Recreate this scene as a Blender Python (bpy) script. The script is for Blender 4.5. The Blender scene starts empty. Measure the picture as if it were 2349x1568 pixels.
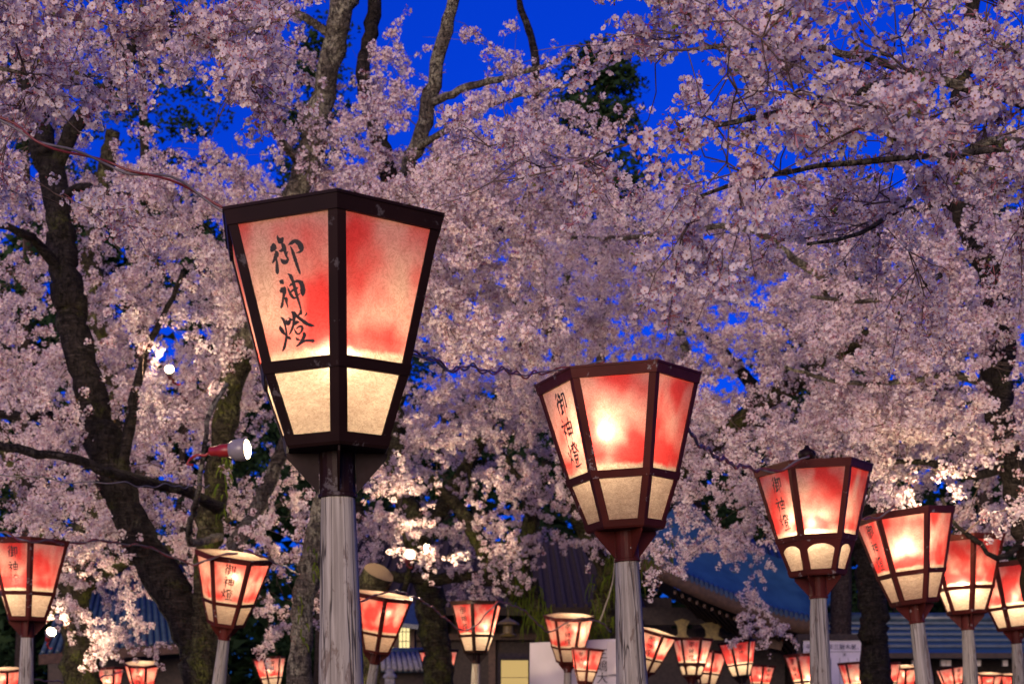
import bpy, math, random
import numpy as np
from mathutils import Vector, Matrix, Euler, noise as mnoise

R = math.radians
rng = np.random.default_rng(7)
random.seed(7)
scene = bpy.context.scene
COL = scene.collection

# ------------------------------------------------------------------ camera
F = 2348 * 55 / 36            # focal length in picture units (2348 wide)
EYE = 1.6
cam_d = bpy.data.cameras.new("camera")
cam_d.lens = 55
cam_d.sensor_width = 36
cam_d.shift_y = 876 / 2348    # level shift lens: all posts stay upright
cam_d.clip_start = 0.05
cam_d.clip_end = 900
cam_d.dof.use_dof = True
cam_d.dof.focus_distance = 6.5
cam_d.dof.aperture_fstop = 5.6
cam = bpy.data.objects.new("camera", cam_d)
cam.location = (0, 0, EYE)
cam.rotation_euler = (R(90), 0, 0)
COL.objects.link(cam)
scene.camera = cam

# ------------------------------------------------------------------ sky + afterglow
world = bpy.data.worlds.new("World")
scene.world = world
world.use_nodes = True
wn = world.node_tree
wn.nodes.clear()
w_out = wn.nodes.new("ShaderNodeOutputWorld")
w_bg = wn.nodes.new("ShaderNodeBackground")
w_sky = wn.nodes.new("ShaderNodeTexSky")
w_sky.sky_type = 'NISHITA'
w_sky.sun_disc = False
w_sky.sun_elevation = R(3.0)
w_sky.sun_rotation = R(200)
w_sky.ozone_density = 6.0
w_sky.air_density = 1.0
w_sky.dust_density = 0.3
w_tint = wn.nodes.new("ShaderNodeMix")
w_tint.data_type = 'RGBA'
w_tint.blend_type = 'MULTIPLY'
w_tint.inputs[0].default_value = 1.0
w_tint.inputs[7].default_value = (0.19, 0.68, 2.75, 1)
wn.links.new(w_sky.outputs[0], w_tint.inputs[6])
wn.links.new(w_tint.outputs[2], w_bg.inputs[0])
w_bg.inputs[1].default_value = 0.15
wn.links.new(w_bg.outputs[0], w_out.inputs[0])

sun_d = bpy.data.lights.new("afterglow_sun", 'SUN')
sun_d.energy = 4.2
sun_d.angle = R(35)
sun_d.color = (1.0, 0.72, 0.55)
sun = bpy.data.objects.new("afterglow_sun", sun_d)
sun.rotation_euler = (R(85), 0, R(-12))
COL.objects.link(sun)

scene.view_settings.view_transform = 'Standard'
scene.view_settings.look = 'None'
scene.view_settings.exposure = 0.0
scene.view_settings.gamma = 1.0
cy = scene.cycles
cy.use_denoising = True
cy.max_bounces = 6
cy.diffuse_bounces = 3
cy.glossy_bounces = 2
cy.transmission_bounces = 4
cy.transparent_max_bounces = 4
cy.sample_clamp_indirect = 3.0
cy.caustics_reflective = False
cy.caustics_refractive = False


# ------------------------------------------------------------------ helpers
def P(u, v, Y):
    """a point of the place seen at (u, v) of a 2348 x 1568 view, Y metres away"""
    return np.array([(u - 1174) / F * Y, Y, EYE + (1660 - v) / F * Y])


def ground_at(u, Y):
    p = P(u, 1660, Y)
    p[2] = 0
    return p


def uvY(p):
    return (1174 + p[0] / p[1] * F, 1660 - (p[2] - EYE) / p[1] * F)


def tag(o, label=None, cat=None, group=None, kind=None):
    if label: o["label"] = label
    if cat: o["category"] = cat
    if group: o["group"] = group
    if kind: o["kind"] = kind
    return o


def empty(name, loc=(0, 0, 0), rot=(0, 0, 0)):
    o = bpy.data.objects.new(name, None)
    o.empty_display_size = 0.1
    o.location = loc
    o.rotation_euler = rot
    COL.objects.link(o)
    return o


def link(name, me, parent=None, loc=(0, 0, 0), rot=(0, 0, 0), scl=None):
    o = bpy.data.objects.new(name, me)
    o.location = loc
    o.rotation_euler = rot
    if scl is not None:
        o.scale = scl if hasattr(scl, '__len__') else (scl,) * 3
    if parent is not None:
        o.parent = parent
    COL.objects.link(o)
    return o


class MB:
    """collects verts and faces for one mesh"""
    def __init__(s):
        s.v, s.f, s.m, s.uv = [], [], [], []
        s.n = 0

    def add(s, verts, faces, mat=0, uvs=None):
        verts = np.asarray(verts, float).reshape(-1, 3)
        s.v.append(verts)
        for f in faces:
            s.f.append(tuple(int(i) + s.n for i in f))
            s.m.append(mat)
            s.uv.append(None if uvs is None else [uvs[i] for i in f])
        s.n += len(verts)

    def box(s, c, d, mat=0, rotz=0.0, bev=0.0):
        x, y, z = d[0] / 2, d[1] / 2, d[2] / 2
        v = np.array([[-x, -y, -z], [x, -y, -z], [x, y, -z], [-x, y, -z], [-x, -y, z], [x, -y, z], [x, y, z], [-x, y, z]])
        if rotz:
            ca, sa = math.cos(rotz), math.sin(rotz)
            v = np.stack([v[:, 0] * ca - v[:, 1] * sa, v[:, 0] * sa + v[:, 1] * ca, v[:, 2]], 1)
        s.add(v + np.asarray(c, float), [(0, 3, 2, 1), (4, 5, 6, 7), (0, 1, 5, 4), (1, 2, 6, 5), (2, 3, 7, 6), (3, 0, 4, 7)], mat)

    def bar(s, a, b, w, t, up=(0, 0, 1), mat=0):
        """a bar of section w x t from a to b; t lies along 'up' as far as possible"""
        a, b, up = np.asarray(a, float), np.asarray(b, float), np.asarray(up, float)
        d = b - a
        d /= np.linalg.norm(d)
        x = np.cross(d, up)
        x /= np.linalg.norm(x)
        y = np.cross(x, d)
        q = [(-w / 2, -t / 2), (w / 2, -t / 2), (w / 2, t / 2), (-w / 2, t / 2)]
        v = [a + x * i + y * j for i, j in q] + [b + x * i + y * j for i, j in q]
        s.add(v, [(0, 1, 2, 3), (7, 6, 5, 4), (0, 4, 5, 1), (1, 5, 6, 2), (2, 6, 7, 3), (3, 7, 4, 0)], mat)

    def tube(s, pts, rad, sides=8, mat=0, cap=True, wob=0.0):
        pts = np.asarray(pts, float)
        n = len(pts)
        rad = np.broadcast_to(np.asarray(rad, float), (n,))
        t = np.gradient(pts, axis=0)
        t /= np.linalg.norm(t, axis=1)[:, None] + 1e-12
        ref = np.array([0, 0, 1.0]) if abs(t[0][2]) < 0.9 else np.array([1.0, 0, 0])
        x = np.cross(t[0], ref)
        x /= np.linalg.norm(x)
        ang = np.arange(sides) / sides * 2 * np.pi
        out = np.zeros((n, sides, 3))
        for i in range(n):
            x = x - t[i] * x.dot(t[i])
            x /= np.linalg.norm(x) + 1e-12
            y = np.cross(t[i], x)
            rr = rad[i] * (1 + (wob * rng.standard_normal(sides) if wob else 0))
            out[i] = pts[i] + (np.cos(ang) * rr)[:, None] * x + (np.sin(ang) * rr)[:, None] * y
        faces = []
        for i in range(n - 1):
            a, b = i * sides, (i + 1) * sides
            for k in range(sides):
                k2 = (k + 1) % sides
                faces.append((a + k, a + k2, b + k2, b + k))
        if cap:
            faces.append(tuple(range(sides - 1, -1, -1)))
            faces.append(tuple((n - 1) * sides + k for k in range(sides)))
        s.add(out.reshape(-1, 3), faces, mat)

    def lathe(s, prof, sides=16, mat=0, axis_o=(0, 0, 0)):
        prof = np.asarray(prof, float)
        ang = np.arange(sides) / sides * 2 * np.pi
        v = np.array([[r * math.cos(a), r * math.sin(a), z] for r, z in prof for a in ang]) + np.asarray(axis_o, float)
        faces = []
        for i in range(len(prof) - 1):
            for k in range(sides):
                k2 = (k + 1) % sides
                faces.append((i * sides + k, i * sides + k2, (i + 1) * sides + k2, (i + 1) * sides + k))
        faces.append(tuple(range(sides - 1, -1, -1)))
        faces.append(tuple((len(prof) - 1) * sides + k for k in range(sides)))
        s.add(v, faces, mat)

    def mesh(s, name, mats, smooth=False, shift=None):
        me = bpy.data.meshes.new(name)
        v = np.concatenate(s.v) if s.v else np.zeros((0, 3))
        if shift is not None:
            v = v - np.asarray(shift, float)
        me.from_pydata(v.tolist(), [], s.f)
        for m in (mats if isinstance(mats, (list, tuple)) else [mats]):
            me.materials.append(m)
        if any(s.m):
            me.polygons.foreach_set("material_index", s.m)
        if any(u is not None for u in s.uv):
            lay = me.uv_layers.new(name="UVMap")
            i = 0
            for f, u in zip(s.f, s.uv):
                for k in range(len(f)):
                    lay.data[i].uv = u[k] if u else (0, 0)
                    i += 1
        if smooth:
            me.polygons.foreach_set("use_smooth", [True] * len(me.polygons))
        me.update()
        return me

    def build(s, name, mats, parent=None, smooth=False, shift=None, **k):
        return link(name, s.mesh(name, mats, smooth, shift), parent, **k)


def spline(pts, n):
    """Catmull-Rom through rows of pts (any width), n samples"""
    p = np.asarray(pts, float)
    if len(p) == 2:
        t = np.linspace(0, 1, n)[:, None]
        return p[0] * (1 - t) + p[1] * t
    d = np.r_[0, np.cumsum(np.linalg.norm(np.diff(p[:, :3], axis=0), axis=1) + 1e-9)]
    q = np.vstack([2 * p[0] - p[1], p, 2 * p[-1] - p[-2]])
    s = np.linspace(0, d[-1], n)
    out = []
    for x in s:
        i = min(max(np.searchsorted(d, x, 'right') - 1, 0), len(p) - 2)
        t = (x - d[i]) / (d[i + 1] - d[i])
        a, b, c, e = q[i], q[i + 1], q[i + 2], q[i + 3]
        out.append(0.5 * (2 * b + (c - a) * t + (2 * a - 5 * b + 4 * c - e) * t * t + (3 * b - a - 3 * c + e) * t ** 3))
    return np.array(out)


# ------------------------------------------------------------------ materials
class NT:
    def __init__(s, name):
        s.m = bpy.data.materials.new(name)
        s.m.use_nodes = True
        s.t = s.m.node_tree
        s.t.nodes.clear()
        s.out = s.t.nodes.new("ShaderNodeOutputMaterial")

    def n(s, kind, **kw):
        nd = s.t.nodes.new("ShaderNode" + kind)
        for k, v in kw.items():
            if k.startswith("i_"):
                nd.inputs[int(k[2:])].default_value = v
            else:
                setattr(nd, k, v)
        return nd

    def l(s, a, b):
        s.t.links.new(a, b)

    def val(s, x, sock):
        if hasattr(x, 'is_output'):
            s.l(x, sock)
        else:
            sock.default_value = x

    def math(s, op, a, b=0.0, c=None, clamp=False):
        nd = s.n("Math", operation=op, use_clamp=clamp)
        s.val(a, nd.inputs[0])
        s.val(b, nd.inputs[1])
        if c is not None:
            s.val(c, nd.inputs[2])
        return nd.outputs[0]

    def mix(s, f, a, b, mode='MIX'):
        nd = s.n("Mix", data_type='RGBA', blend_type=mode)
        s.val(f, nd.inputs[0])
        s.val(a if hasattr(a, 'is_output') else (*a, 1), nd.inputs[6])
        s.val(b if hasattr(b, 'is_output') else (*b, 1), nd.inputs[7])
        return nd.outputs[2]

    def noise(s, vec, scale, detail=3.0, rough=0.55, dist=0.0):
        nd = s.n("TexNoise")
        if vec is not None:
            s.l(vec, nd.inputs["Vector"])
        nd.inputs["Scale"].default_value = scale
        nd.inputs["Detail"].default_value = detail
        nd.inputs["Roughness"].default_value = rough
        nd.inputs["Distortion"].default_value = dist
        return nd.outputs["Fac"]

    def step(s, x, a, b):
        nd = s.n("MapRange", interpolation_type='SMOOTHSTEP')
        s.val(x, nd.inputs[0])
        nd.inputs[1].default_value = a
        nd.inputs[2].default_value = b
        return nd.outputs[0]

    def mapping(s, vec, scale=(1, 1, 1), loc=(0, 0, 0)):
        nd = s.n("Mapping")
        s.l(vec, nd.inputs[0])
        nd.inputs[1].default_value = loc
        nd.inputs[3].default_value = scale
        return nd.outputs[0]

    def obj(s):
        return s.n("TexCoord").outputs["Object"]

    def bump(s, h, strength=0.3, dist=0.01):
        nd = s.n("Bump")
        nd.inputs["Strength"].default_value = strength
        nd.inputs["Distance"].default_value = dist
        s.l(h, nd.inputs["Height"])
        return nd.outputs[0]

    def pbsdf(s, col, rough=0.6, normal=None, metal=0.0, spec=0.5, coat=0.0):
        b = s.n("BsdfPrincipled")
        s.val(col if hasattr(col, 'is_output') else (*col, 1), b.inputs["Base Color"])
        s.val(rough, b.inputs["Roughness"])
        b.inputs["Metallic"].default_value = metal
        b.inputs["Specular IOR Level"].default_value = spec
        if coat:
            b.inputs["Coat Weight"].default_value = coat
        if normal is not None:
            s.l(normal, b.inputs["Normal"])
        return b.outputs[0]

    def done(s, sh):
        s.l(sh, s.out.inputs[0])
        return s.m


def mat_simple(name, col, rough=0.7, var=0.25, scale=8.0, bump=0.2):
    t = NT(name)
    nz = t.noise(t.obj(), scale, 5, 0.6)
    c2 = tuple(x * (1 - var) for x in col)
    c1 = tuple(min(1, x * (1 + var)) for x in col)
    c = t.mix(t.step(nz, 0.3, 0.7), c2, c1)
    return t.done(t.pbsdf(c, rough, t.bump(nz, bump)))


def mat_frame(name, base, worn):
    """painted sheet metal, chipped at places"""
    t = NT(name)
    o = t.n("ObjectInfo")
    co = t.n("VectorMath", operation='ADD')
    t.l(t.obj(), co.inputs[0])
    k = t.n("CombineXYZ")
    t.l(t.math('MULTIPLY', o.outputs["Random"], 40.0), k.inputs[0])
    t.l(k.outputs[0], co.inputs[1])
    n1 = t.noise(co.outputs[0], 9, 6, 0.65)
    n2 = t.noise(co.outputs[0], 38, 5, 0.7)
    n3 = t.noise(co.outputs[0], 3.0, 3)
    c = t.mix(t.step(n3, 0.3, 0.7), tuple(x * 0.75 for x in base), tuple(x * 1.3 for x in base))
    chip = t.math('MULTIPLY', t.step(n1, 0.60, 0.63), t.step(n2, 0.48, 0.54))
    c = t.mix(chip, c, worn)
    rough = t.math('MULTIPLY_ADD', n2, 0.35, 0.34)
    return t.done(t.pbsdf(c, rough, t.bump(n1, 0.12, 0.004), spec=0.12))


def mat_wood_pole():
    t = NT("weathered_pole_wood")
    o = t.n("ObjectInfo")
    co = t.n("VectorMath", operation='ADD')
    t.l(t.obj(), co.inputs[0])
    k = t.n("CombineXYZ")
    t.l(t.math('MULTIPLY', o.outputs["Random"], 60.0), k.inputs[0])
    t.l(k.outputs[0], co.inputs[1])
    v = co.outputs[0]
    grain = t.noise(t.mapping(v, (55, 55, 1.3)), 1.0, 6, 0.6, 0.12)
    fine = t.noise(t.mapping(v, (160, 160, 5)), 1.0, 3, 0.6)
    crack = t.noise(t.mapping(v, (26, 26, 0.45)), 1.0, 2, 0.4, 0.1)
    patch = t.noise(t.mapping(v, (15, 15, 3.5)), 1.0, 6, 0.7, 1.0)
    c = t.mix(t.step(grain, 0.25, 0.75), (0.20, 0.185, 0.145), (0.44, 0.42, 0.345))
    c = t.mix(t.math('MULTIPLY', t.step(fine, 0.45, 0.75), 0.35), c, (0.16, 0.145, 0.13))
    peel = t.step(patch, 0.555, 0.60)
    c = t.mix(t.math('MULTIPLY', peel, 0.75), c, (0.15, 0.115, 0.085))
    ck = t.math('ABSOLUTE', t.math('SUBTRACT', crack, 0.5))
    ckm = t.math('SUBTRACT', 1.0, t.step(ck, 0.0, 0.020))
    c = t.mix(t.math('MULTIPLY', ckm, 0.85), c, (0.03, 0.025, 0.02))
    h = t.math('SUBTRACT', t.math('SUBTRACT', t.math('MULTIPLY', grain, 0.6), t.math('MULTIPLY', peel, 0.35)), ckm)
    return t.done(t.pbsdf(c, 0.85, t.bump(h, 0.55, 0.006), spec=0.2))


def mat_bark(name, dark, mid, lichen, lichen_amt=0.52, moss=0.0):
    t = NT(name)
    v = t.obj()
    n1 = t.noise(t.mapping(v, (9, 9, 16)), 1.0, 8, 0.68, 0.6)
    n2 = t.noise(v, 3.2, 6, 0.7)
    n3 = t.noise(v, 26, 5, 0.7)
    c = t.mix(t.step(n1, 0.3, 0.7), dark, mid)
    li = t.math('MULTIPLY', t.step(n2, lichen_amt, lichen_amt + 0.1), t.step(n3, 0.4, 0.55))
    c = t.mix(t.math('MULTIPLY', li, 0.85), c, lichen)
    if moss:
        g = t.n("NewGeometry")
        sx = t.n("SeparateXYZ")
        t.l(g.outputs["Normal"], sx.inputs[0])
        mm = t.math('MULTIPLY', t.step(t.noise(v, 2.4, 5, 0.7), 0.62 - 0.2 * moss, 0.78 - 0.2 * moss), t.step(n3, 0.3, 0.6))
        c = t.mix(t.math('MULTIPLY', mm, moss), c, (0.10, 0.115, 0.02))
    band = t.step(t.noise(t.mapping(v, (5, 5, 46)), 1.0, 4, 0.6, 0.5), 0.52, 0.66)
    c = t.mix(t.math('MULTIPLY', band, 0.55), c, tuple(x * 2.1 + 0.01 for x in mid))
    crk = t.math('ABSOLUTE', t.math('SUBTRACT', t.noise(t.mapping(v, (14, 14, 5)), 1.0, 4, 0.6, 1.0), 0.5))
    crm = t.math('SUBTRACT', 1.0, t.step(crk, 0.0, 0.03))
    c = t.mix(t.math('MULTIPLY', crm, 0.7), c, tuple(x * 0.4 for x in dark))
    h = t.math('SUBTRACT', t.math('ADD', t.math('ADD', n1, t.math('MULTIPLY', n3, 0.6)), t.math('MULTIPLY', band, 0.3)), t.math('MULTIPLY', crm, 0.7))
    return t.done(t.pbsdf(c, 0.9, t.bump(h, 1.0, 0.035), spec=0.12))


def mat_petal():
    t = NT("cherry_petal")
    o = t.n("ObjectInfo")
    g = t.n("NewGeometry")
    f = t.math('FRACT', t.math('MULTIPLY', o.outputs["Random"], 7.31))
    c = t.mix(f, (0.88, 0.81, 0.78), (0.80, 0.65, 0.68))
    c = t.mix(t.math('MULTIPLY', g.outputs["Random Per Island"], 0.35), c, (0.88, 0.82, 0.77))
    d = t.n("BsdfDiffuse")
    tr = t.n("BsdfTranslucent")
    t.l(c, d.inputs[0])
    t.l(c, tr.inputs[0])
    mx = t.n("MixShader")
    mx.inputs[0].default_value = 0.48
    t.l(d.outputs[0], mx.inputs[1])
    t.l(tr.outputs[0], mx.inputs[2])
    return t.done(mx.outputs[0])


def mat_leafy(name, c1, c2, trans=0.3):
    t = NT(name)
    o = t.n("ObjectInfo")
    g = t.n("NewGeometry")
    f = t.math('FRACT', t.math('ADD', o.outputs["Random"], g.outputs["Random Per Island"]))
    c = t.mix(f, c1, c2)
    d = t.n("BsdfDiffuse")
    tr = t.n("BsdfTranslucent")
    t.l(c, d.inputs[0])
    t.l(c, tr.inputs[0])
    mx = t.n("MixShader")
    mx.inputs[0].default_value = trans
    t.l(d.outputs[0], mx.inputs[1])
    t.l(tr.outputs[0], mx.inputs[2])
    return t.done(mx.outputs[0])


def mat_paper(name, stained=True):
    """mulberry paper: lets the bulb's light through; red dye brushed on by hand (seed per panel)"""
    t = NT(name)
    uv = t.n("UVMap").outputs[0]
    at = t.n("Attribute", attribute_type='OBJECT', attribute_name="seed")
    am = t.n("Attribute", attribute_type='OBJECT', attribute_name="dye")
    sx = t.n("SeparateXYZ")
    t.l(uv, sx.inputs[0])
    u, v = sx.outputs[0], sx.outputs[1]
    seed = t.n("CombineXYZ")
    t.l(t.math('MULTIPLY', at.outputs["Fac"], 13.7), seed.inputs[0])
    t.l(t.math('MULTIPLY', at.outputs["Fac"], 7.1), seed.inputs[1])
    ad = t.n("VectorMath", operation='ADD')
    t.l(uv, ad.inputs[0])
    t.l(seed.outputs[0], ad.inputs[1])
    vec = ad.outputs[0]
    fib = t.noise(t.mapping(vec, (1, 1.3, 1)), 7.0, 7, 0.62, 0.9)
    fib2 = t.noise(vec, 13.0, 5, 0.6, 2.2)
    fib3 = t.noise(vec, 29.0, 4, 0.6, 2.8)
    cloud = t.noise(vec, 2.6, 4, 0.6, 0.4)
    cream = t.mix(t.step(fib, 0.30, 0.70), (0.62, 0.49, 0.37), (0.83, 0.71, 0.55))
    for ff, am_, wd in ((fib2, 0.55, 0.06), (fib3, 0.42, 0.06)):
        line = t.math('ABSOLUTE', t.math('SUBTRACT', ff, 0.5))
        cream = t.mix(t.math('MULTIPLY', t.math('SUBTRACT', 1.0, t.step(line, 0.0, wd)), am_), cream, (0.50, 0.36, 0.26))
    # a little grime along the lower edge
    gr = t.math('MULTIPLY', t.step(t.math('ADD', v, t.math('MULTIPLY', cloud, 0.12)), 0.16, 0.05), 0.0)
    c = cream
    if stained:
        streak = t.noise(t.mapping(vec, (1.35, 1.0, 1)), 1.7, 2, 0.45, 0.15)
        pool = t.math('SUBTRACT', 1.0, t.math('ABSOLUTE', t.math('MULTIPLY', t.math('SUBTRACT', v, 0.17), 6.5)), clamp=True)
        m = t.math('ADD', streak, t.math('MULTIPLY', pool, 0.14))
        m = t.math('ADD', m, t.math('MULTIPLY', t.math('SUBTRACT', fib, 0.5), 0.10))
        m = t.math('ADD', m, t.math('MULTIPLY', t.math('SUBTRACT', am.outputs["Fac"], 0.5), 0.5))
        edge = t.math('ADD', v, t.math('MULTIPLY', t.math('SUBTRACT', cloud, 0.5), 0.14))
        lim = t.step(edge, 0.05, 0.10)
        wash = t.math('MULTIPLY_ADD', t.step(m, 0.24, 0.58), 0.46, 0.20)
        deep = t.math('MULTIPLY', t.step(m, 0.44, 0.75), 0.88)
        c = t.mix(t.math('MULTIPLY', wash, lim), c, (0.87, 0.25, 0.23))
        c = t.mix(t.math('MULTIPLY', deep, lim), c, (0.76, 0.030, 0.036))
    web = t.math('MULTIPLY', t.math('SUBTRACT', 1.0, t.step(t.math('ABSOLUTE', t.math('SUBTRACT', fib2, 0.5)), 0.0, 0.05)), 0.30)
    c = t.mix(web, c, (0.50, 0.34, 0.26), 'MULTIPLY')
    tr = t.n("BsdfTranslucent")
    df = t.n("BsdfDiffuse")
    t.l(c, tr.inputs[0])
    t.l(c, df.inputs[0])
    rf = t.n("BsdfRefraction", distribution='GGX')
    t.l(c, rf.inputs[0])
    rf.inputs[1].default_value = 0.85
    rf.inputs[2].default_value = 1.25
    m0 = t.n("MixShader")
    m0.inputs[0].default_value = 0.15
    t.l(tr.outputs[0], m0.inputs[1])
    t.l(rf.outputs[0], m0.inputs[2])
    mx = t.n("MixShader")
    mx.inputs[0].default_value = 0.14
    t.l(m0.outputs[0], mx.inputs[1])
    t.l(df.outputs[0], mx.inputs[2])
    return t.done(mx.outputs[0])


def mat_emit(name, col, strength):
    t = NT(name)
    e = t.n("Emission")
    e.inputs[0].default_value = (*col, 1)
    e.inputs[1].default_value = strength
    return t.done(e.outputs[0])


M = {}
M['frame_dark'] = mat_frame("dark_brown_metal", (0.013, 0.0055, 0.0045), (0.07, 0.06, 0.06))
M['frame_red'] = mat_frame("red_brown_metal", (0.072, 0.014, 0.010), (0.26, 0.22, 0.20))
M['paper_red'] = mat_paper("dyed_lantern_paper", True)
M['paper_plain'] = mat_paper("plain_lantern_paper", False)
M['ink'] = mat_simple("black_ink", (0.016, 0.010, 0.008), 0.6, 0.3, 60)
M['pole'] = mat_wood_pole()
M['petal'] = mat_petal()
M['stamen'] = mat_leafy("stamen_pink", (0.40, 0.12, 0.12), (0.50, 0.30, 0.13), 0.2)
M['bud'] = mat_leafy("bud_pink", (0.52, 0.20, 0.24), (0.20, 0.06, 0.055), 0.15)
M['leaf'] = mat_leafy("young_leaf", (0.12, 0.17, 0.03), (0.20, 0.09, 0.04), 0.35)
M['bark_dark'] = mat_bark("cherry_bark_dark", (0.007, 0.006, 0.005), (0.034, 0.028, 0.024), (0.08, 0.082, 0.055), 0.60, 0.35)
M['bark_pale'] = mat_bark("cherry_bark_lichen", (0.030, 0.026, 0.020), (0.13, 0.112, 0.085), (0.32, 0.31, 0.21), 0.45, 0.25)
M['bark_moss'] = mat_bark("cherry_bark_moss", (0.014, 0.012, 0.008), (0.055, 0.048, 0.028), (0.15, 0.15, 0.07), 0.52, 0.8)
M['twig'] = mat_simple("cherry_twig", (0.105, 0.070, 0.055), 0.85, 0.4, 20)
M['cedar'] = mat_leafy("cedar_needles", (0.012, 0.028, 0.014), (0.024, 0.045, 0.02), 0.1)
M['cedar_bark'] = mat_bark("cedar_bark", (0.02, 0.014, 0.011), (0.06, 0.045, 0.036), (0.08, 0.08, 0.06), 0.62)
M['fern'] = mat_leafy("fern_green", (0.05, 0.085, 0.012), (0.11, 0.14, 0.02), 0.3)
M['cable_red'] = mat_simple("red_cable", (0.13, 0.016, 0.018), 0.45, 0.2, 30)
M['cable_grey'] = mat_simple("grey_cable", (0.10, 0.09, 0.10), 0.5, 0.2, 30)
M['rope'] = mat_simple("old_rope", (0.22, 0.20, 0.16), 0.8, 0.2, 30)

# ------------------------------------------------------------------ ground
def mat_ground():
    t = NT("gravel_ground")
    v = t.obj()
    n1 = t.noise(v, 22, 6, 0.7)
    n2 = t.noise(v, 0.6, 4)
    c = t.mix(t.step(n1, 0.3, 0.7), (0.06, 0.055, 0.05), (0.16, 0.15, 0.135))
    c = t.mix(t.math('MULTIPLY', n2, 0.5), c, (0.07, 0.06, 0.045))
    return t.done(t.pbsdf(c, 0.95, t.bump(n1, 0.5, 0.02)))

b = MB()
b.add([[-400, -60, 0], [400, -60, 0], [400, 500, 0], [-400, 500, 0]], [(0, 1, 2, 3)])
tag(b.build("ground", mat_ground()), kind="structure")

# ------------------------------------------------------------------ paper lanterns on posts
PZ = [(0.0, 0.407), (-0.50, 0.276), (-0.75, 0.187)]


def rad(z):
    return float(np.interp(-z, [-p[0] for p in PZ], [p[1] for p in PZ]))


def hexpt(r, k):
    a = R(60 * k)
    return (r * math.sin(a), -r * math.cos(a))


def hex_band(levels, inner, closed_bottom=False):
    """hexagonal ring; levels = [(z, r)], inner = ring thickness"""
    b = MB()
    v = []
    for z, r in levels:
        v += [(*hexpt(r, k), z) for k in range(6)]
    n = len(levels)
    f = []
    for i in range(n - 1):
        for k in range(6):
            k2 = (k + 1) % 6
            f.append((i * 6 + k, (i + 1) * 6 + k, (i + 1) * 6 + k2, i * 6 + k2))
    m = len(v)
    zt, rt = levels[0]
    zb, rb = levels[-1]
    v += [(*hexpt(rt - inner, k), zt) for k in range(6)]
    if closed_bottom:
        f.append(tuple((n - 1) * 6 + k for k in range(5, -1, -1)))
        for k in range(6):
            k2 = (k + 1) % 6
            f.append((k, k2, m + k2, m + k))
    else:
        v += [(*hexpt(rb - inner, k), zb) for k in range(6)]
        for k in range(6):
            k2 = (k + 1) % 6
            f.append((k, k2, m + k2, m + k))
            f.append((m + k, m + k2, m + 6 + k2, m + 6 + k))
            f.append((m + 6 + k, m + 6 + k2, (n - 1) * 6 + k2, (n - 1) * 6 + k))
    b.add(v, f)
    return b


def post_mesh(zs, w, th, mat, name="corner_post"):
    b = MB()
    t1, t2 = np.array([.8660, .5]), np.array([-.8660, .5])
    n1, n2 = np.array([-.5, .8660]), np.array([.5, .8660])
    v = []
    for z in zs:
        C = np.array([0, -(rad(z) + 0.004)])
        pts = [C, C + t1 * w, C + t1 * w + n1 * th, C + np.array([0, th * 1.15]), C + t2 * w + n2 * th, C + t2 * w]
        v += [(p[0], p[1], z) for p in pts]
    f = []
    for i in range(len(zs) - 1):
        for k in range(6):
            k2 = (k + 1) % 6
            f.append((i * 6 + k, (i + 1) * 6 + k, (i + 1) * 6 + k2, i * 6 + k2))
    f.append(tuple(range(6)))
    f.append(tuple((len(zs) - 1) * 6 + k for k in range(5, -1, -1)))
    b.add(v, f)
    return b.mesh(name, mat)


def panel_pt(x, z, off=0.0):
    """point of the front face plane; off = distance out of it"""
    a = rad(z) * math.cos(R(30))
    return (x, -(a - 0.004 + off), z)


def panel_mesh(zt, zb, mat, name, nx=6, nz=10, bulge=0.0):
    b = MB()
    v, uv, f = [], [], []
    for j in range(nz + 1):
        z = zt + (zb - zt) * j / nz
        w = rad(z) / 2 - 0.004
        for i in range(nx + 1):
            s = -1 + 2 * i / nx
            bl = bulge * (1 - s * s) * math.sin(math.pi * j / nz)
            v.append(panel_pt(s * w, z, -bl))
            uv.append((0.5 + s * w / 0.41, 1 - j / nz))
    for j in range(nz):
        for i in range(nx):
            a = j * (nx + 1) + i
            f.append((a, a + nx + 1, a + nx + 2, a + 1))
    b.add(v, f, 0, uv)
    return b.mesh(name, mat, smooth=True)


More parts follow.
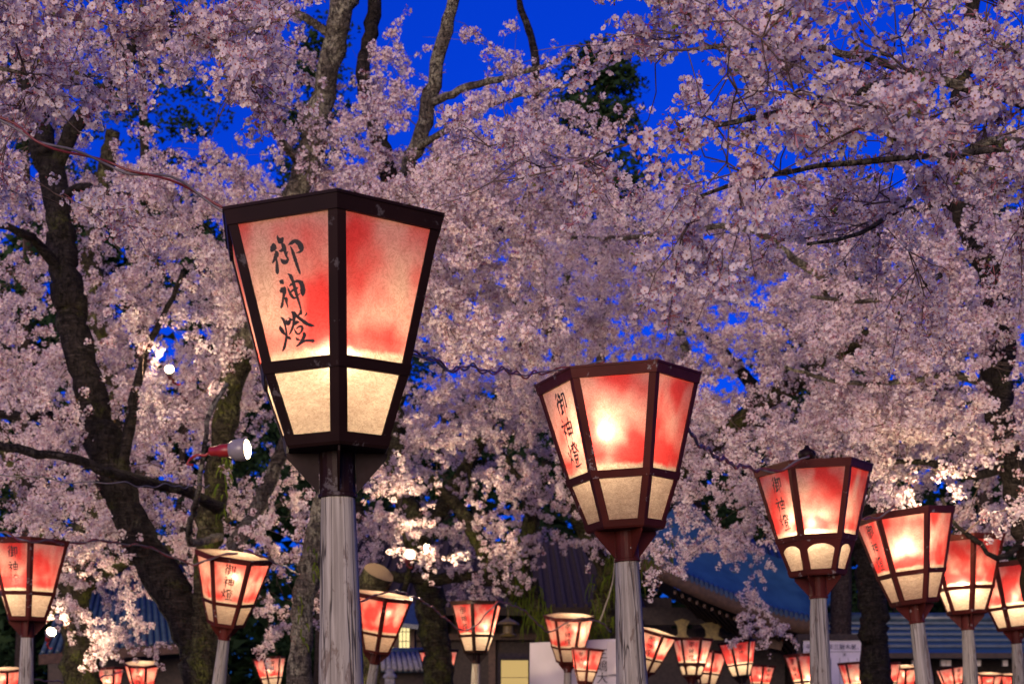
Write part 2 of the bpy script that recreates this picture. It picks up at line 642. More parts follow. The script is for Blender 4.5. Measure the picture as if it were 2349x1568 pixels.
def arch_sheet_mesh(mat):
    """sheet metal of one lower face with a round-headed opening"""
    zt, zb = -0.515, -0.722
    b = MB()
    N = 20
    outer, inner = [], []
    def wid(z): return rad(z) / 2 + 0.001
    # arch opening, counted from lower left over the top to lower right
    zi0, zi1 = zb + 0.006, zt - 0.034
    wi = lambda z: rad(z) / 2 - 0.021
    for i in range(N + 1):
        t = i / N
        if t < 0.25:
            z = zi0 + (zi1 - 0.055 - zi0) * t / 0.25
            inner.append((-wi(z), z))
        elif t > 0.75:
            z = zi0 + (zi1 - 0.055 - zi0) * (1 - t) / 0.25
            inner.append((wi(z), z))
        else:
            a = math.pi * (1 - (t - 0.25) / 0.5)
            zc = zi1 - 0.055
            inner.append((wi(zc) * math.cos(a), zc + 0.055 * math.sin(a)))
        if t < 0.25:
            z = zb + (zt - zb) * t / 0.25
            outer.append((-wid(z), z))
        elif t > 0.75:
            z = zb + (zt - zb) * (1 - t) / 0.25
            outer.append((wid(z), z))
        else:
            outer.append((wid(zt) * (-1 + 2 * (t - 0.25) / 0.5), zt))
    v = [panel_pt(x, z, 0.006) for x, z in outer] + [panel_pt(x, z, 0.006) for x, z in inner] + [panel_pt(x, z, 0.0015) for x, z in inner]
    n = N + 1
    f = []
    for i in range(N):
        f.append((i, n + i, n + i + 1, i + 1))
        f.append((n + i, 2 * n + i, 2 * n + i + 1, n + i + 1))
    f.append((0, N, n + N, n))
    b.add(v, f)
    return b.mesh("arched_plate", mat)


# --- brush strokes: (x, y, width) in their own boxes, y downwards
CUR = [
 (720, 640, 930, [
  [(405, 345, 80), (392, 425, 165), (325, 505, 60)],
  [(440, 515, 55), (455, 575, 120), (400, 680, 95), (322, 775, 30)],
  [(432, 670, 35), (430, 790, 62), (420, 910, 88), (413, 1000, 88), (410, 1045, 35)],
  [(528, 150, 8), (532, 225, 70), (590, 300, 140), (660, 240, 60)],
  [(605, 350, 40), (650, 430, 105), (668, 560, 85), (690, 680, 50), (700, 715, 35)],
  [(515, 518, 12), (580, 525, 75), (645, 470, 55)],
  [(690, 610, 70), (745, 562, 12)],
  [(540, 708, 25), (580, 770, 95), (650, 800, 105), (712, 750, 65), (716, 690, 25)],
  [(768, 418, 22), (850, 385, 85), (945, 355, 95), (1035, 420, 125), (1075, 520, 135), (1050, 605, 70), (925, 628, 8)],
  [(815, 455, 18), (850, 560, 60), (890, 750, 88), (930, 950, 72), (962, 1075, 58), (975, 1132, 10)]]),
 (760, 740, 1180, [
  [(420, 320, 90), (470, 350, 150), (520, 410, 50)],
  [(372, 600, 40), (425, 600, 170), (500, 545, 110)],
  [(530, 520, 90), (520, 640, 130), (450, 850, 68), (390, 1030, 95), (345, 1105, 60)],
  [(500, 860, 80), (548, 870, 110), (545, 960, 75), (565, 1140, 25)],
  [(630, 505, 10), (660, 620, 68), (710, 760, 88), (785, 865, 80), (860, 865, 40)],
  [(700, 505, 35), (770, 455, 75)],
  [(680, 710, 50), (780, 645, 65), (900, 600, 85), (960, 595, 25)],
  [(870, 405, 80), (980, 395, 88), (1080, 470, 140), (1105, 620, 160), (1090, 760, 150), (1080, 850, 40)],
  [(920, 810, 30), (1000, 765, 35)],
  [(695, 140, 25), (775, 215, 105), (830, 400, 98), (870, 650, 105), (910, 900, 85), (950, 1100, 65), (975, 1300, 42), (975, 1400, 18)]]),
 (870, 750, 1130, [
  [(375, 565, 25), (385, 640, 105), (440, 750, 115), (505, 850, 35)],
  [(430, 330, 35), (500, 400, 88), (530, 550, 68), (545, 750, 58), (530, 880, 78), (490, 1030, 78), (430, 1180, 88), (360, 1290, 50)],
  [(540, 910, 70), (600, 940, 95), (655, 985, 35)],
  [(580, 430, 50), (630, 530, 130), (700, 450, 85)],
  [(665, 375, 30), (765, 450, 75)],
  [(775, 215, 40), (840, 280, 125), (830, 420, 98), (780, 600, 73), (700, 750, 68), (625, 850, 40)],
  [(800, 570, 95), (900, 530, 100), (990, 542, 12)],
  [(860, 235, 60), (930, 360, 88), (1060, 490, 105), (1200, 610, 108), (1330, 675, 85), (1425, 690, 20)],
  [(1030, 205, 20), (1062, 270, 85), (950, 355, 35)],
  [(1215, 278, 12), (1222, 330, 55), (1135, 408, 8)],
  [(790, 685, 15), (830, 800, 55), (890, 870, 55), (980, 830, 58), (1042, 740, 78), (1030, 670, 85), (950, 662, 55), (860, 712, 40)],
  [(1080, 860, 90), (1065, 960, 105), (960, 1080, 65), (875, 1135, 25)],
  [(808, 950, 15), (850, 1010, 85), (930, 1045, 35)],
  [(795, 1212, 50), (900, 1160, 68), (1050, 1090, 65), (1200, 1090, 85), (1320, 1112, 105), (1368, 1130, 30)]]),
]


def S(*p, a=8.0, b=10.5, c=6.0):
    n = len(p)
    w = np.interp(np.linspace(0, 1, n), [0, 0.12, 0.8, 1], [b * 1.1, a, b, c])
    return [(x, y, w[i]) for i, (x, y) in enumerate(p)]


REG = [
 (50, 52, 92, [
  S((29, 6), (24, 15), (10, 27), c=1), S((33, 26), (25, 40), (7, 54), c=1), S((21, 42), (21, 70), (20, 97), c=3),
  S((47, 6), (44, 15), (37, 25), c=1), S((42, 20), (52, 19), (63, 18)), S((36, 39), (50, 38), (66, 36)), S((52, 20), (52, 50), (51, 80)),
  S((52, 58), (64, 57)), S((41, 53), (42, 70), (42, 84)), S((36, 88), (50, 82), (67, 74), c=1),
  S((71, 17), (82, 16), (92, 14)), S((92, 14), (92, 40), (90, 66), (83, 61), c=1), S((72, 16), (72, 60), (72, 99), c=2)]),
 (50, 52, 92, [
  S((20, 5), (30, 14), c=6), S((7, 29), (22, 27), (38, 24)), S((38, 24), (26, 42), (5, 61), c=1), S((24, 46), (24, 70), (24, 98), c=3), S((28, 50), (41, 61), c=5),
  S((50, 25), (51, 50), (52, 70)), S((50, 25), (70, 24), (90, 22)), S((90, 22), (89, 45), (87, 70)), S((52, 46), (87, 45)), S((52, 67), (87, 66)), S((70, 3), (70, 50), (70, 101), c=1)]),
 (50, 52, 92, [
  S((8, 30), (13, 50), c=5), S((39, 26), (30, 43), c=1), S((24, 6), (25, 30), (23, 55), (6, 95), c=1), S((24, 58), (31, 66), (39, 78), c=3),
  S((46, 12), (62, 10)), S((62, 10), (55, 26), (40, 42), c=1), S((44, 21), (53, 29), c=4), S((66, 6), (78, 26), (98, 44), c=7), S((83, 7), (73, 19), c=1), S((93, 16), (83, 27), c=1),
  S((54, 42), (85, 41)), S((54, 52), (56, 70)), S((54, 52), (84, 51)), S((84, 51), (81, 70)), S((56, 69), (81, 68)), S((58, 76), (63, 87), c=4), S((80, 75), (74, 87), c=2), S((43, 94), (70, 93), (98, 92))]),
]


def lettering_mesh(chars, size, cents, stretch=1.0, name="lettering"):
    """three brush characters one above the other on the upper front panel"""
    b = MB()
    k = 0
    for (cx, cy, box, strokes), hc in zip(chars, cents):
        for st in strokes:
            q = spline([(x, y, 0.0, w) for x, y, w in st], 5 + 4 * len(st))
            k += 1
            pts, wd = q[:, :2], np.maximum(q[:, 3], box * 0.006)
            d = np.gradient(pts, axis=0)
            d /= np.linalg.norm(d, axis=1)[:, None] + 1e-9
            nrm = np.stack([-d[:, 1], d[:, 0]], 1)
            jit = 1 + 0.08 * rng.standard_normal(len(q))
            L = pts + nrm * (wd * jit / 2)[:, None]
            Rr = pts - nrm * (wd * jit / 2)[:, None]
            cap0 = pts[0] - d[0] * wd[0] * 0.35
            cap1 = pts[-1] + d[-1] * wd[-1] * 0.35
            allp = np.vstack([L, Rr, cap0, cap1])
            v = []
            for x, y in allp:
                px = (x - cx) / box * size * stretch
                h = hc + (y - cy) / box * size
                v.append(panel_pt(px, -0.052 - h * 1.0, 0.0014 + 0.00008 * k))
            n = len(q)
            f = [(i, i + 1, n + i + 1, n + i) for i in range(n - 1)]
            f.append((2 * n, 0, n))
            f.append((2 * n + 1, 2 * n - 1, n - 1))
            b.add(v, f)
    return b.mesh(name, M['ink'])


ME = {}
for key, mt in (('dark', M['frame_dark']), ('red', M['frame_red'])):
    ME['cap', key] = hex_band([(0.006, 0.419), (-0.004, 0.419), (-0.004, 0.414), (-0.050, 0.404)], 0.03).mesh("cap_band", mt)
    ME['mid', key] = hex_band([(-0.484, rad(-0.484) + 0.0095), (-0.520, rad(-0.52) + 0.0095)], 0.016).mesh("middle_band", mt)
    ME['bot', key] = hex_band([(-0.716, rad(-0.716) + 0.0095), (-0.748, rad(-0.748) + 0.0095), (-0.757, rad(-0.75) + 0.002)], 0.016, True).mesh("bottom_plate", mt)
    ME['post', key] = post_mesh([-0.03, -0.50, -0.735], 0.033, 0.006, mt)
    ME['arch', key] = arch_sheet_mesh(mt)
    b = MB()
    th = 0.0035
    prof = [(0.062, -0.757), (0.172, -0.757), (0.170, -0.775), (0.064, -0.893)]
    v = [(x, -th, z) for x, z in prof] + [(x, th, z) for x, z in prof]
    b.add(v, [(0, 1, 2, 3), (7, 6, 5, 4), (0, 4, 5, 1), (1, 5, 6, 2), (2, 6, 7, 3), (3, 7, 4, 0)])
    ME['fin', key] = b.mesh("bracket", mt)
    b = MB()
    b.lathe([(0.0605, -0.755), (0.0612, -0.893), (0.067, -0.897), (0.067, -0.908), (0.062, -0.910)], 20)
    ME['collar', key] = b.mesh("collar", mt, smooth=False)
ME['up'] = panel_mesh(-0.040, -0.492, M['paper_red'], "paper_panel")
ME['low'] = panel_mesh(-0.512, -0.722, M['paper_plain'], "paper_panel", 4, 4)
ME['text_cur'] = lettering_mesh(CUR, 0.122, [0.112, 0.231, 0.343], 1.12)
for q_ in range(4):
    g_ = np.random.default_rng(50 + q_)
    jit_ = [(cx + g_.normal() * 4, cy, box, [[(x + g_.normal() * 1.5, y + g_.normal() * 1.5, w * g_.uniform(0.75, 1.15)) for x, y, w in st] for st in strokes]) for cx, cy, box, strokes in REG]
    ME['text_reg', q_] = lettering_mesh(jit_, 0.112 * g_.uniform(0.88, 1.06), [0.085 + g_.normal() * 0.006, 0.210 + g_.normal() * 0.006, 0.335 + g_.normal() * 0.004])
b = MB()
b.add([(*hexpt(0.392, k), 0.008) for k in range(6)] + [(0, 0, 0.045)], [(k, (k + 1) % 6, 6) for k in range(6)], 0, [(0.5 + 0.4 * math.sin(R(60 * k)), 0.5 + 0.4 * math.cos(R(60 * k))) for k in range(6)] + [(0.5, 0.5)])
ME['cover'] = b.mesh("paper_cover", M['paper_plain'])


def pole_mesh(seed, L):
    g = np.random.default_rng(seed)
    b = MB()
    n, sides = 40, 18
    prof = g.standard_normal(sides) * 0.03
    v, f = [], []
    bend = g.standard_normal(2) * 0.012
    for i in range(n):
        d = (i / (n - 1)) ** 1.3 * L
        r0 = 0.0575 + 0.021 * min(1, d / 0.75) + 0.012 * max(0, d - 0.75) / 2
        w = g.standard_normal(sides) * 0.012
        for k in range(sides):
            a = 2 * math.pi * k / sides
            r = r0 * (1 + prof[k] + w[k])
            v.append((r * math.cos(a) + bend[0] * math.sin(d * 1.7), r * math.sin(a) + bend[1] * math.sin(d * 1.3), -d))
    for i in range(n - 1):
        for k in range(sides):
            k2 = (k + 1) % sides
            f.append((i * sides + k, (i + 1) * sides + k, (i + 1) * sides + k2, i * sides + k2))
    f.append(tuple(range(sides)))
    b.add(v, f)
    return b.mesh("pole", M['pole'], smooth=True)


POLES = [pole_mesh(11 + i, 2.75) for i in range(6)]
TOPS = {}


def lantern(idx, u, v, size, yaw, label, roll=0, pitch=0, arch=False, dark=False, text=None, cover=False, bulb=(0, 0, -0.30), power=1.0, dye=0.5, seeds=None, cur=False, sc=1.0):
    D = 5.34 * 570 / size * sc
    v = 1660 - (1660 - v) * (D - 0.40) / D
    yaw += math.degrees((1174 - u) / F)
    text = None if text is None else text + math.degrees((1174 - u) / F)
    top = Vector(P(u, v, D))
    Rm = Matrix.Rotation(R(roll), 3, 'Y') @ Matrix.Rotation(R(pitch), 3, 'X') @ Matrix.Rotation(R(yaw), 3, 'Z')
    up = Rm @ Vector((0, 0, 1))
    H = top.z / up.z
    base = top - up * H
    H /= sc
    root = empty("paper_lantern", base, Rm.to_euler())
    root.scale = (sc,) * 3
    tag(root, label, "lantern", "paper lanterns on wooden posts")
    o = Vector((0, 0, H))
    key = 'dark' if dark else 'red'
    g = np.random.default_rng(100 + idx)
    link("cap_band", ME['cap', key], root, o)
    link("middle_band", ME['mid', key], root, o)
    link("bottom_plate", ME['bot', key], root, o)
    link("collar", ME['collar', key], root, o)
    link("pole", POLES[idx % 6], root, (0, 0, H - 0.895), (0, 0, idx * 1.3), (1, 1, (H - 0.895) / 2.75))
    for k in range(4):
        link("bracket", ME['fin', key], root, o, (0, 0, R(90 * k - 90)))
    for k in range(6):
        link("corner_post", ME['post', key], root, o, (0, 0, R(60 * k)))
    tk = None
    if text is not None:
        tk = round((text - yaw - 30) / 60) % 6
    for k in range(6):
        rz = R(60 * k + 30)
        p = link("paper_panel", ME['up'], root, o, (0, 0, rz))
        p["seed"] = float(seeds.get(k, g.uniform(0, 10)) if seeds else g.uniform(0, 10))
        dd = dye + g.uniform(-0.10, 0.14)
        p["dye"] = float(dd + 0.09 - (0.04 if k == tk else 0.0))
        if cur:
            p["dye"] = {5: 0.53, 0: 0.60}.get(k, 0.58)
        if k == tk:
            link("lettering", ME['text_cur'] if cur else ME['text_reg', idx % 4], p)
        q = link("paper_panel", ME['low'], root, o, (0, 0, rz))
        q["seed"] = float(g.uniform(0, 10))
        q["dye"] = 0.0
        if arch:
            link("arched_plate", ME['arch', key], root, o, (0, 0, rz))
    if cover:
        c = link("paper_cover", ME['cover'], root, o)
        c["seed"] = float(g.uniform(0, 10))
        c["dye"] = 0.0
    if cover:
        bulb = (bulb[0], bulb[1], -0.20)
    ld = bpy.data.lights.new("lantern_bulb", 'POINT')
    ld.energy = LANTERN_W * power * sc * sc
    ld.color = (1.0, 0.76, 0.50)
    ld.shadow_soft_size = 0.03
    lo = bpy.data.objects.new("lantern_bulb", ld)
    COL.objects.link(lo)
    lo.parent = root
    bl = Rm.inverted() @ Vector((bulb[0], bulb[1], 0))
    lo.location = (bl.x, bl.y, H + bulb[2])
    TOPS[idx] = (root, Matrix.Translation(base) @ Rm.to_4x4(), H)
    return root


LANTERN_W = 9.2
lantern(0, 762, 440, 570, 2, "largest dark brown lantern nearest the camera with bold brush characters", roll=-1.2, dark=True, text=-30, cur=True, bulb=(0, 0.06, -0.40), dye=0.47, power=1.05, seeds={5: 0.47, 0: 0.73})
lantern(1, 1416, 828, 390, 27, "second largest lantern, red brown, whose post crosses the white sign board", roll=-3, text=-63, bulb=(-0.09, -0.13, -0.28), dye=0.58, power=0.85)
lantern(2, 1864, 1050, 280, -22, "lantern with arched lower windows and a knob on top, before the blue roof", roll=-2.5, arch=True, text=-50, bulb=(-0.06, -0.15, -0.40), dye=0.55, power=0.9)
lantern(3, 2072, 1163, 235, 28, "leaning lantern just beside the arched one, with tangled cable on its rim", roll=-7, text=-62, bulb=(-0.06, -0.16, -0.28), dye=0.55)
lantern(4, 2208, 1222, 197, 15, "lantern half hidden behind the leaning one, brightest lower panes", roll=-3, bulb=(-0.05, -0.1, -0.45), dye=0.6)
lantern(5, 2312, 1283, 172, 40, "red lantern cut off by the right edge of the picture, the larger of two", roll=-6, bulb=(0.0, -0.08, -0.40), dye=0.68)
lantern(6, 66, 1230, 205, 2, "lantern at the far left edge beside the glaring lamp", roll=1, text=-30, bulb=(-0.1, 0.0, -0.36), dye=0.6)
lantern(7, 537, 1263, 184, 26, "lantern with a glowing top tilted toward its right, at the foot of the dark trunk", roll=9, pitch=11, text=0, cover=True, bulb=(0.05, -0.03, -0.42), dye=0.52)
lantern(8, 881, 1358, 150, 4, "lantern partly hidden by the nearest post, beneath the sawn stump", roll=9, pitch=9, cover=True, bulb=(0.06, 0.0, -0.35), dye=0.66)
lantern(9, 1092, 1376, 131, -9, "lantern with thin characters between the stump and the glowing screen", roll=0, text=-40, dark=True, bulb=(0.1, 0.0, -0.36), dye=0.5)
lantern(10, 1305, 1408, 121, 27, "lantern with a glowing top standing over the white sign board", roll=1, pitch=11, text=0, cover=True, bulb=(0.13, -0.05, -0.34), dye=0.42)
lantern(11, 1005, 1488, 95, 28, "small lantern with arched lower windows below the tiled wall", roll=-1, arch=True, text=0, dark=True, dye=0.55)
lantern(12, 1347, 1484, 88, 5, "small lantern overlapped by the one above the sign board", roll=4, text=-30, dye=0.55, sc=0.67)
lantern(13, 1503, 1444, 108, 24, "steeply tilted lantern emerging from behind the second post", roll=15, pitch=8, text=0, cover=True, bulb=(0.07, -0.05, -0.42), dye=0.45)
lantern(14, 1588, 1461, 98, 26, "small arched lantern between the tilted one and the notice board", roll=1, arch=True, text=0, bulb=(0.07, -0.05, -0.40), dye=0.45)
lantern(15, 1628, 1490, 90, 12, "lantern almost wholly hidden behind the small arched one", roll=5, dye=0.5)
lantern(16, 1690, 1467, 93, -20, "small lantern leaning left under the eave end of the shrine roof", roll=-7, text=-10, dark=True, bulb=(0.0, -0.03, -0.40), dye=0.66)
lantern(17, 1746, 1524, 72, 8, "tiny red lantern low beside the one under the eave end", roll=4, text=40, dye=0.66)
lantern(18, 1850, 1496, 108, -26, "lantern crossed by the post of the arched lantern", roll=-4, text=-60, bulb=(0, -0.05, -0.42), dye=0.55)
lantern(19, 1962, 1516, 86, 27, "tiny lantern in front of the blue notice board", roll=-3, bulb=(0.02, -0.04, -0.40), dye=0.48)
lantern(20, 2028, 1519, 78, 20, "tiny lantern just past the edge of the notice board, with faint characters", roll=-5, text=-10, dye=0.6)
lantern(21, 2074, 1526, 74, 5, "tiny lantern with a glowing top behind the leaning lantern's post", pitch=9, cover=True, roll=-2, dye=0.45)
lantern(22, 2178, 1527, 72, 10, "tiny dark rimmed lantern between the two right hand posts", roll=-10, text=40, dark=True, dye=0.52)
lantern(23, 2268, 1543, 64, 25, "tiny glowing lantern low behind the half hidden lantern's post", pitch=9, cover=True, dye=0.66)
lantern(24, 2322, 1545, 64, 0, "tiny lantern in the bottom right corner", pitch=6, cover=True, dye=0.6)
lantern(25, 10, 1532, 84, 8, "small lantern in the bottom left corner with a glowing top", pitch=9, cover=True, dye=0.6)
lantern(26, 245, 1530, 82, 24, "small lantern left of its glowing topped neighbour in the lower left", roll=-4, text=0, dye=0.5)
lantern(27, 325, 1519, 86, 14, "small lantern with the brightest glowing top in the lower left", roll=2, pitch=12, cover=True, text=-20, dye=0.55)
lantern(28, 617, 1506, 80, -18, "small lantern squeezed between dark trunk and mossy trunk", roll=-6, text=0, cover=False, dye=0.5)

# ------------------------------------------------------------------ shrine buildings, boards, far trees
M['tile_blue'] = mat_simple("dark_roof_tile", (0.035, 0.06, 0.085), 0.36, 0.3, 5, 0.25)
M['copper'] = mat_simple("copper_roof", (0.03, 0.09, 0.135), 0.35, 0.25, 1.5, 0.2)
M['dark_wood'] = mat_simple("old_dark_wood", (0.030, 0.020, 0.014), 0.75, 0.4, 9, 0.3)
M['brown_wood'] = mat_simple("brown_beam_wood", (0.075, 0.042, 0.024), 0.7, 0.35, 7, 0.3)
M['gild'] = mat_simple("gilded_carving", (0.20, 0.14, 0.025), 0.5, 0.35, 12, 0.3)
M['plaster'] = mat_simple("white_plaster", (0.62, 0.58, 0.56), 0.85, 0.08, 3, 0.1)
M['board'] = mat_simple("white_sign_board", (0.60, 0.57, 0.60), 0.6, 0.06, 2, 0.05)
M['stone'] = mat_simple("grey_stone", (0.26, 0.25, 0.23), 0.9, 0.3, 14, 0.5)
M['lit_paper'] = mat_emit("lit_window_paper", (1.0, 0.80, 0.36), 1.25)
M['lit_screen'] = mat_emit("lit_screen_paper", (1.0, 0.66, 0.24), 0.62)
M['ink_flat'] = mat_simple("sign_lettering", (0.03, 0.03, 0.035), 0.7, 0.2, 20)


B = 1.6


def PB(u, v, Y):
    return P(u, v, Y * B)


def ground_b(u, Y):
    return ground_at(u, Y * B)


def quadpart(name, pts, mat, parent, th=0.03, off=(0, 1, 0)):
    """slab with face pts (4) and thickness th along off"""
    b = MB()
    p = np.array(pts, float)
    q = p + np.asarray(off, float) * th * B
    b.add(np.vstack([p, q]), [(0, 1, 2, 3), (7, 6, 5, 4), (0, 4, 5, 1), (1, 5, 6, 2), (2, 6, 7, 3), (3, 7, 4, 0)])
    return b.build(name, mat, parent, shift=np.array(parent.location))


def rect(u0, v0, u1, v1, Y):
    return [PB(u0, v1, Y), PB(u1, v1, Y), PB(u1, v0, Y), PB(u0, v0, Y)]


def tube_part(name, pts, r, mat, parent, sides=8):
    b = MB()
    b.tube(pts, r * B, sides)
    return b.build(name, mat, parent, smooth=True, shift=np.array(parent.location))


def text_part(body, size, loc, parent, mat, col=True, name="lettering"):
    """flat print, one glyph under the other (col) or in a row"""
    cu = bpy.data.curves.new("lettering", 'FONT')
    cu.body = "\n".join(body) if col else body
    cu.size = size * B
    cu.space_line = 1.0
    cu.align_x = 'LEFT'
    ob = bpy.data.objects.new("lettering_source", cu)
    COL.objects.link(ob)
    dg = bpy.context.evaluated_depsgraph_get()
    me = bpy.data.meshes.new_from_object(ob.evaluated_get(dg))
    bpy.data.objects.remove(ob)
    bpy.data.curves.remove(cu)
    me.materials.clear()
    me.materials.append(mat)
    return link(name, me, parent, np.asarray(loc) - np.array(parent.location), (R(90), 0, 0))


# -- right shrine hall with its sweeping roof
hall = empty("shrine_hall", ground_b(1700, 31))
tag(hall, "shrine hall with a sweeping blue roof and scalloped eave, lower right", "building", "shrine buildings")
edge = spline([PB(1380, 1222, 29.5), PB(1470, 1275, 29.8), PB(1560, 1322, 30), PB(1660, 1366, 30.2), PB(1760, 1402, 30.4), PB(1852, 1424, 30.6), PB(1880, 1424, 30.7)], 60)
sweep = B * np.array([0.9, 2.4, 1.2])
b = MB()
v = []
NT_ = 9
for q in edge:
    for j in range(NT_):
        t = j / (NT_ - 1)
        v.append(q + sweep * t * np.array([1, 1, 0.72 + 0.28 * t]))
f = [(i * NT_ + j, (i + 1) * NT_ + j, (i + 1) * NT_ + j + 1, i * NT_ + j + 1) for i in range(59) for j in range(NT_ - 1)]
b.add(v, f)
b.build("roof", M['copper'], hall, smooth=True, shift=np.array(hall.location))
fine = spline(edge, 46)
for i in range(2, 45):
    q = fine[i]
    nx = fine[min(i + 1, 45)] - fine[i - 1]
    nx /= np.linalg.norm(nx)
    b = MB()
    ring = []
    for k in range(10):
        a = 2 * math.pi * k / 10
        ring.append(q + B * np.array([0, -0.06, 0.0]) + B * nx * 0.045 * math.cos(a) + B * np.array([0, 0, 1]) * (0.075 * math.sin(a) + 0.05))
    ring = np.array(ring)
    c = ring.mean(0)
    inner = c + (ring - c) * 0.6
    back = ring + B * np.array([0.04, 0.16, 0.05])
    b.add(np.vstack([ring, inner, back]), [(k, (k + 1) % 10, 10 + (k + 1) % 10, 10 + k) for k in range(10)] + [tuple(range(10, 20))] + [(k, 20 + k, 20 + (k + 1) % 10, (k + 1) % 10) for k in range(10)])
    b.build("eave_tile", M['tile_blue'], hall, shift=np.array(hall.location))
b = MB()
b.add([q + B * np.array(d) for q in edge for d in ((0, -0.05, 0.03), (0, -0.05, -0.10), (0.02, 0.02, -0.26), (0.1, 0.5, -0.24))], [(i * 4 + j, i * 4 + j + 1, (i + 1) * 4 + j + 1, (i + 1) * 4 + j) for i in range(59) for j in range(3)])
b.build("eave_board", M['brown_wood'], hall, smooth=True, shift=np.array(hall.location))
b = MB()
b.add([q + B * np.array(d) for q in edge for d in ((0.1, 0.45, -0.25), (0.9, 2.6, -0.62))], [(i * 2, i * 2 + 1, i * 2 + 3, i * 2 + 2) for i in range(59)])
b.build("soffit", M['dark_wood'], hall, shift=np.array(hall.location))
for i in range(20, 58, 2):
    q = edge[i]
    b = MB()
    b.bar(q + B * np.array([0.06, 0.25, -0.34]), q + B * np.array([0.8, 2.3, -0.70]), 0.05 * B, 0.07 * B)
    b.build("rafter", M['brown_wood'], hall, shift=np.array(hall.location))
# upper roof tier behind, with rows of round tiles
up0, up1 = PB(1560, 1330, 34.2), PB(1930, 1395, 34.2)
upv = B * np.array([-0.1, 2.4, 1.5])
b = MB()
b.add([up0, up1, up1 + upv, up0 + upv], [(0, 1, 2, 3)])
b.build("upper_roof", M['tile_blue'], hall, shift=np.array(hall.location))
for i in range(20):
    q = up0 + (up1 - up0) * (i + 0.5) / 20
    tube_part("tile_row", [q + B * np.array([0, -0.02, 0.02]), q + upv * 0.5 + B * np.array([0, -0.02, -0.02]), q + upv + B * np.array([0, 0, 0.02])], 0.055, M['tile_blue'], hall, 6)
tube_part("descending_ridge", spline([PB(1560, 1150, 35.5), PB(1640, 1225, 34.6), PB(1725, 1300, 33.8), PB(1760, 1325, 33.6)], 16), 0.16, M['tile_blue'], hall, 10)
tube_part("ridge_end_tile", [PB(1752, 1316, 33.5), PB(1800, 1322, 33.5)], 0.12, M['tile_blue'], hall, 10)
quadpart("end_board", [PB(1722, 1475, 31.4), PB(1790, 1490, 31.4), PB(1812, 1428, 31.4), PB(1735, 1420, 31.4)], M['brown_wood'], hall, 0.08)
for i in range(5):
    quadpart("vent_slit", [PB(1716 - 14 * i, 1486 - 2 * i, 31.2), PB(1720 - 14 * i, 1486 - 2 * i, 31.2), PB(1724 - 14 * i, 1472 - 2 * i, 31.2), PB(1720 - 14 * i, 1472 - 2 * i, 31.2)], M['plaster'], hall, 0.03)
quadpart("wall", rect(1440, 1440, 1800, 2300, 33), M['dark_wood'], hall, 0.2)
quadpart("crossbeam", rect(1420, 1392, 1660, 1432, 32.2), M['dark_wood'], hall, 0.3)
for (a, c_, d_, e_) in ((1546, 1418, 1582, 1462), (1606, 1425, 1660, 1466), (1448, 1410, 1475, 1455)):
    b = MB()
    prof = [(0, 1), (0.25, 0.78), (0.2, 0.4), (0.0, 0.12), (0.5, 0), (1, 0.12), (0.8, 0.4), (0.75, 0.78), (1, 1)]
    vv = [PB(a + (d_ - a) * x, c_ + (e_ - c_) * y, 31.9) for x, y in prof]
    n = len(vv)
    b.add(np.vstack([vv, np.array(vv) + B * np.array([0, 0.08, 0])]), [tuple(range(n - 1, -1, -1))] + [(k, (k + 1) % n, n + (k + 1) % n, n + k) for k in range(n)])
    b.build("gilded_carving", M['gild'], hall, shift=np.array(hall.location))

# -- dark hall in the middle
mid = empty("shrine_hall", ground_b(1180, 36))
tag(mid, "dark timber shrine hall behind the low cherry, bottom middle", "building", "shrine buildings")
quadpart("wall", rect(760, 1370, 1540, 2200, 36), M['dark_wood'], mid, 0.3)
for u in (800, 905, 1010, 1120, 1230, 1340, 1450):
    quadpart("post", rect(u, 1370, u + 16, 2200, 35.8), M['brown_wood'], mid, 0.15)
quadpart("crossbeam", rect(760, 1452, 1540, 1466, 35.7), M['brown_wood'], mid, 0.18)
quadpart("roof", [PB(740, 1392, 33.5), PB(1480, 1392, 33.5), PB(1420, 1240, 38), PB(820, 1240, 38)], M['dark_wood'], mid, 0.2, (0, 0.6, -0.8))
for i in range(30):
    t = (i + 0.5) / 30
    a = PB(740, 1392, 33.5) * (1 - t) + PB(1480, 1392, 33.5) * t
    c_ = PB(820, 1240, 38) * (1 - t) + PB(1420, 1240, 38) * t
    b = MB()
    b.bar(a + B * np.array([0, -0.03, 0.04]), c_ + B * np.array([0, -0.03, 0.04]), 0.07 * B, 0.07 * B)
    b.build("roof_batten", M['dark_wood'], mid, shift=np.array(mid.location))
for i in range(26):
    u = 770 + i * 28
    b = MB()
    b.bar(PB(u, 1397, 33.6), PB(u, 1404, 35.7), 0.09 * B, 0.09 * B)
    b.build("rafter", M['brown_wood'], mid, shift=np.array(mid.location))

# -- hall on the left, only its blue roof shows
lft = empty("shrine_hall", ground_b(290, 33))
tag(lft, "blue tiled roof showing through the blossom, lower left", "building", "shrine buildings")
a0, a1, c0, c1 = PB(90, 1500, 31), PB(480, 1470, 33), PB(170, 1310, 36), PB(430, 1300, 37)
quadpart("roof", [a0, a1, c1, c0], M['copper'], lft, 0.15, (0, 0.6, -0.8))
for i in range(24):
    t = (i + 0.5) / 24
    tube_part("tile_row", [a0 * (1 - t) + a1 * t + B * np.array([0, -0.02, 0.03]), c0 * (1 - t) + c1 * t + B * np.array([0, -0.02, 0.03])], 0.05, M['tile_blue'], lft, 6)
quadpart("eave_board", [a0 + B * np.array([0, -0.04, -0.2]), a1 + B * np.array([0, -0.04, -0.2]), a1 + B * np.array([0, -0.04, 0.0]), a0 + B * np.array([0, -0.04, 0])], M['brown_wood'], lft, 0.1)
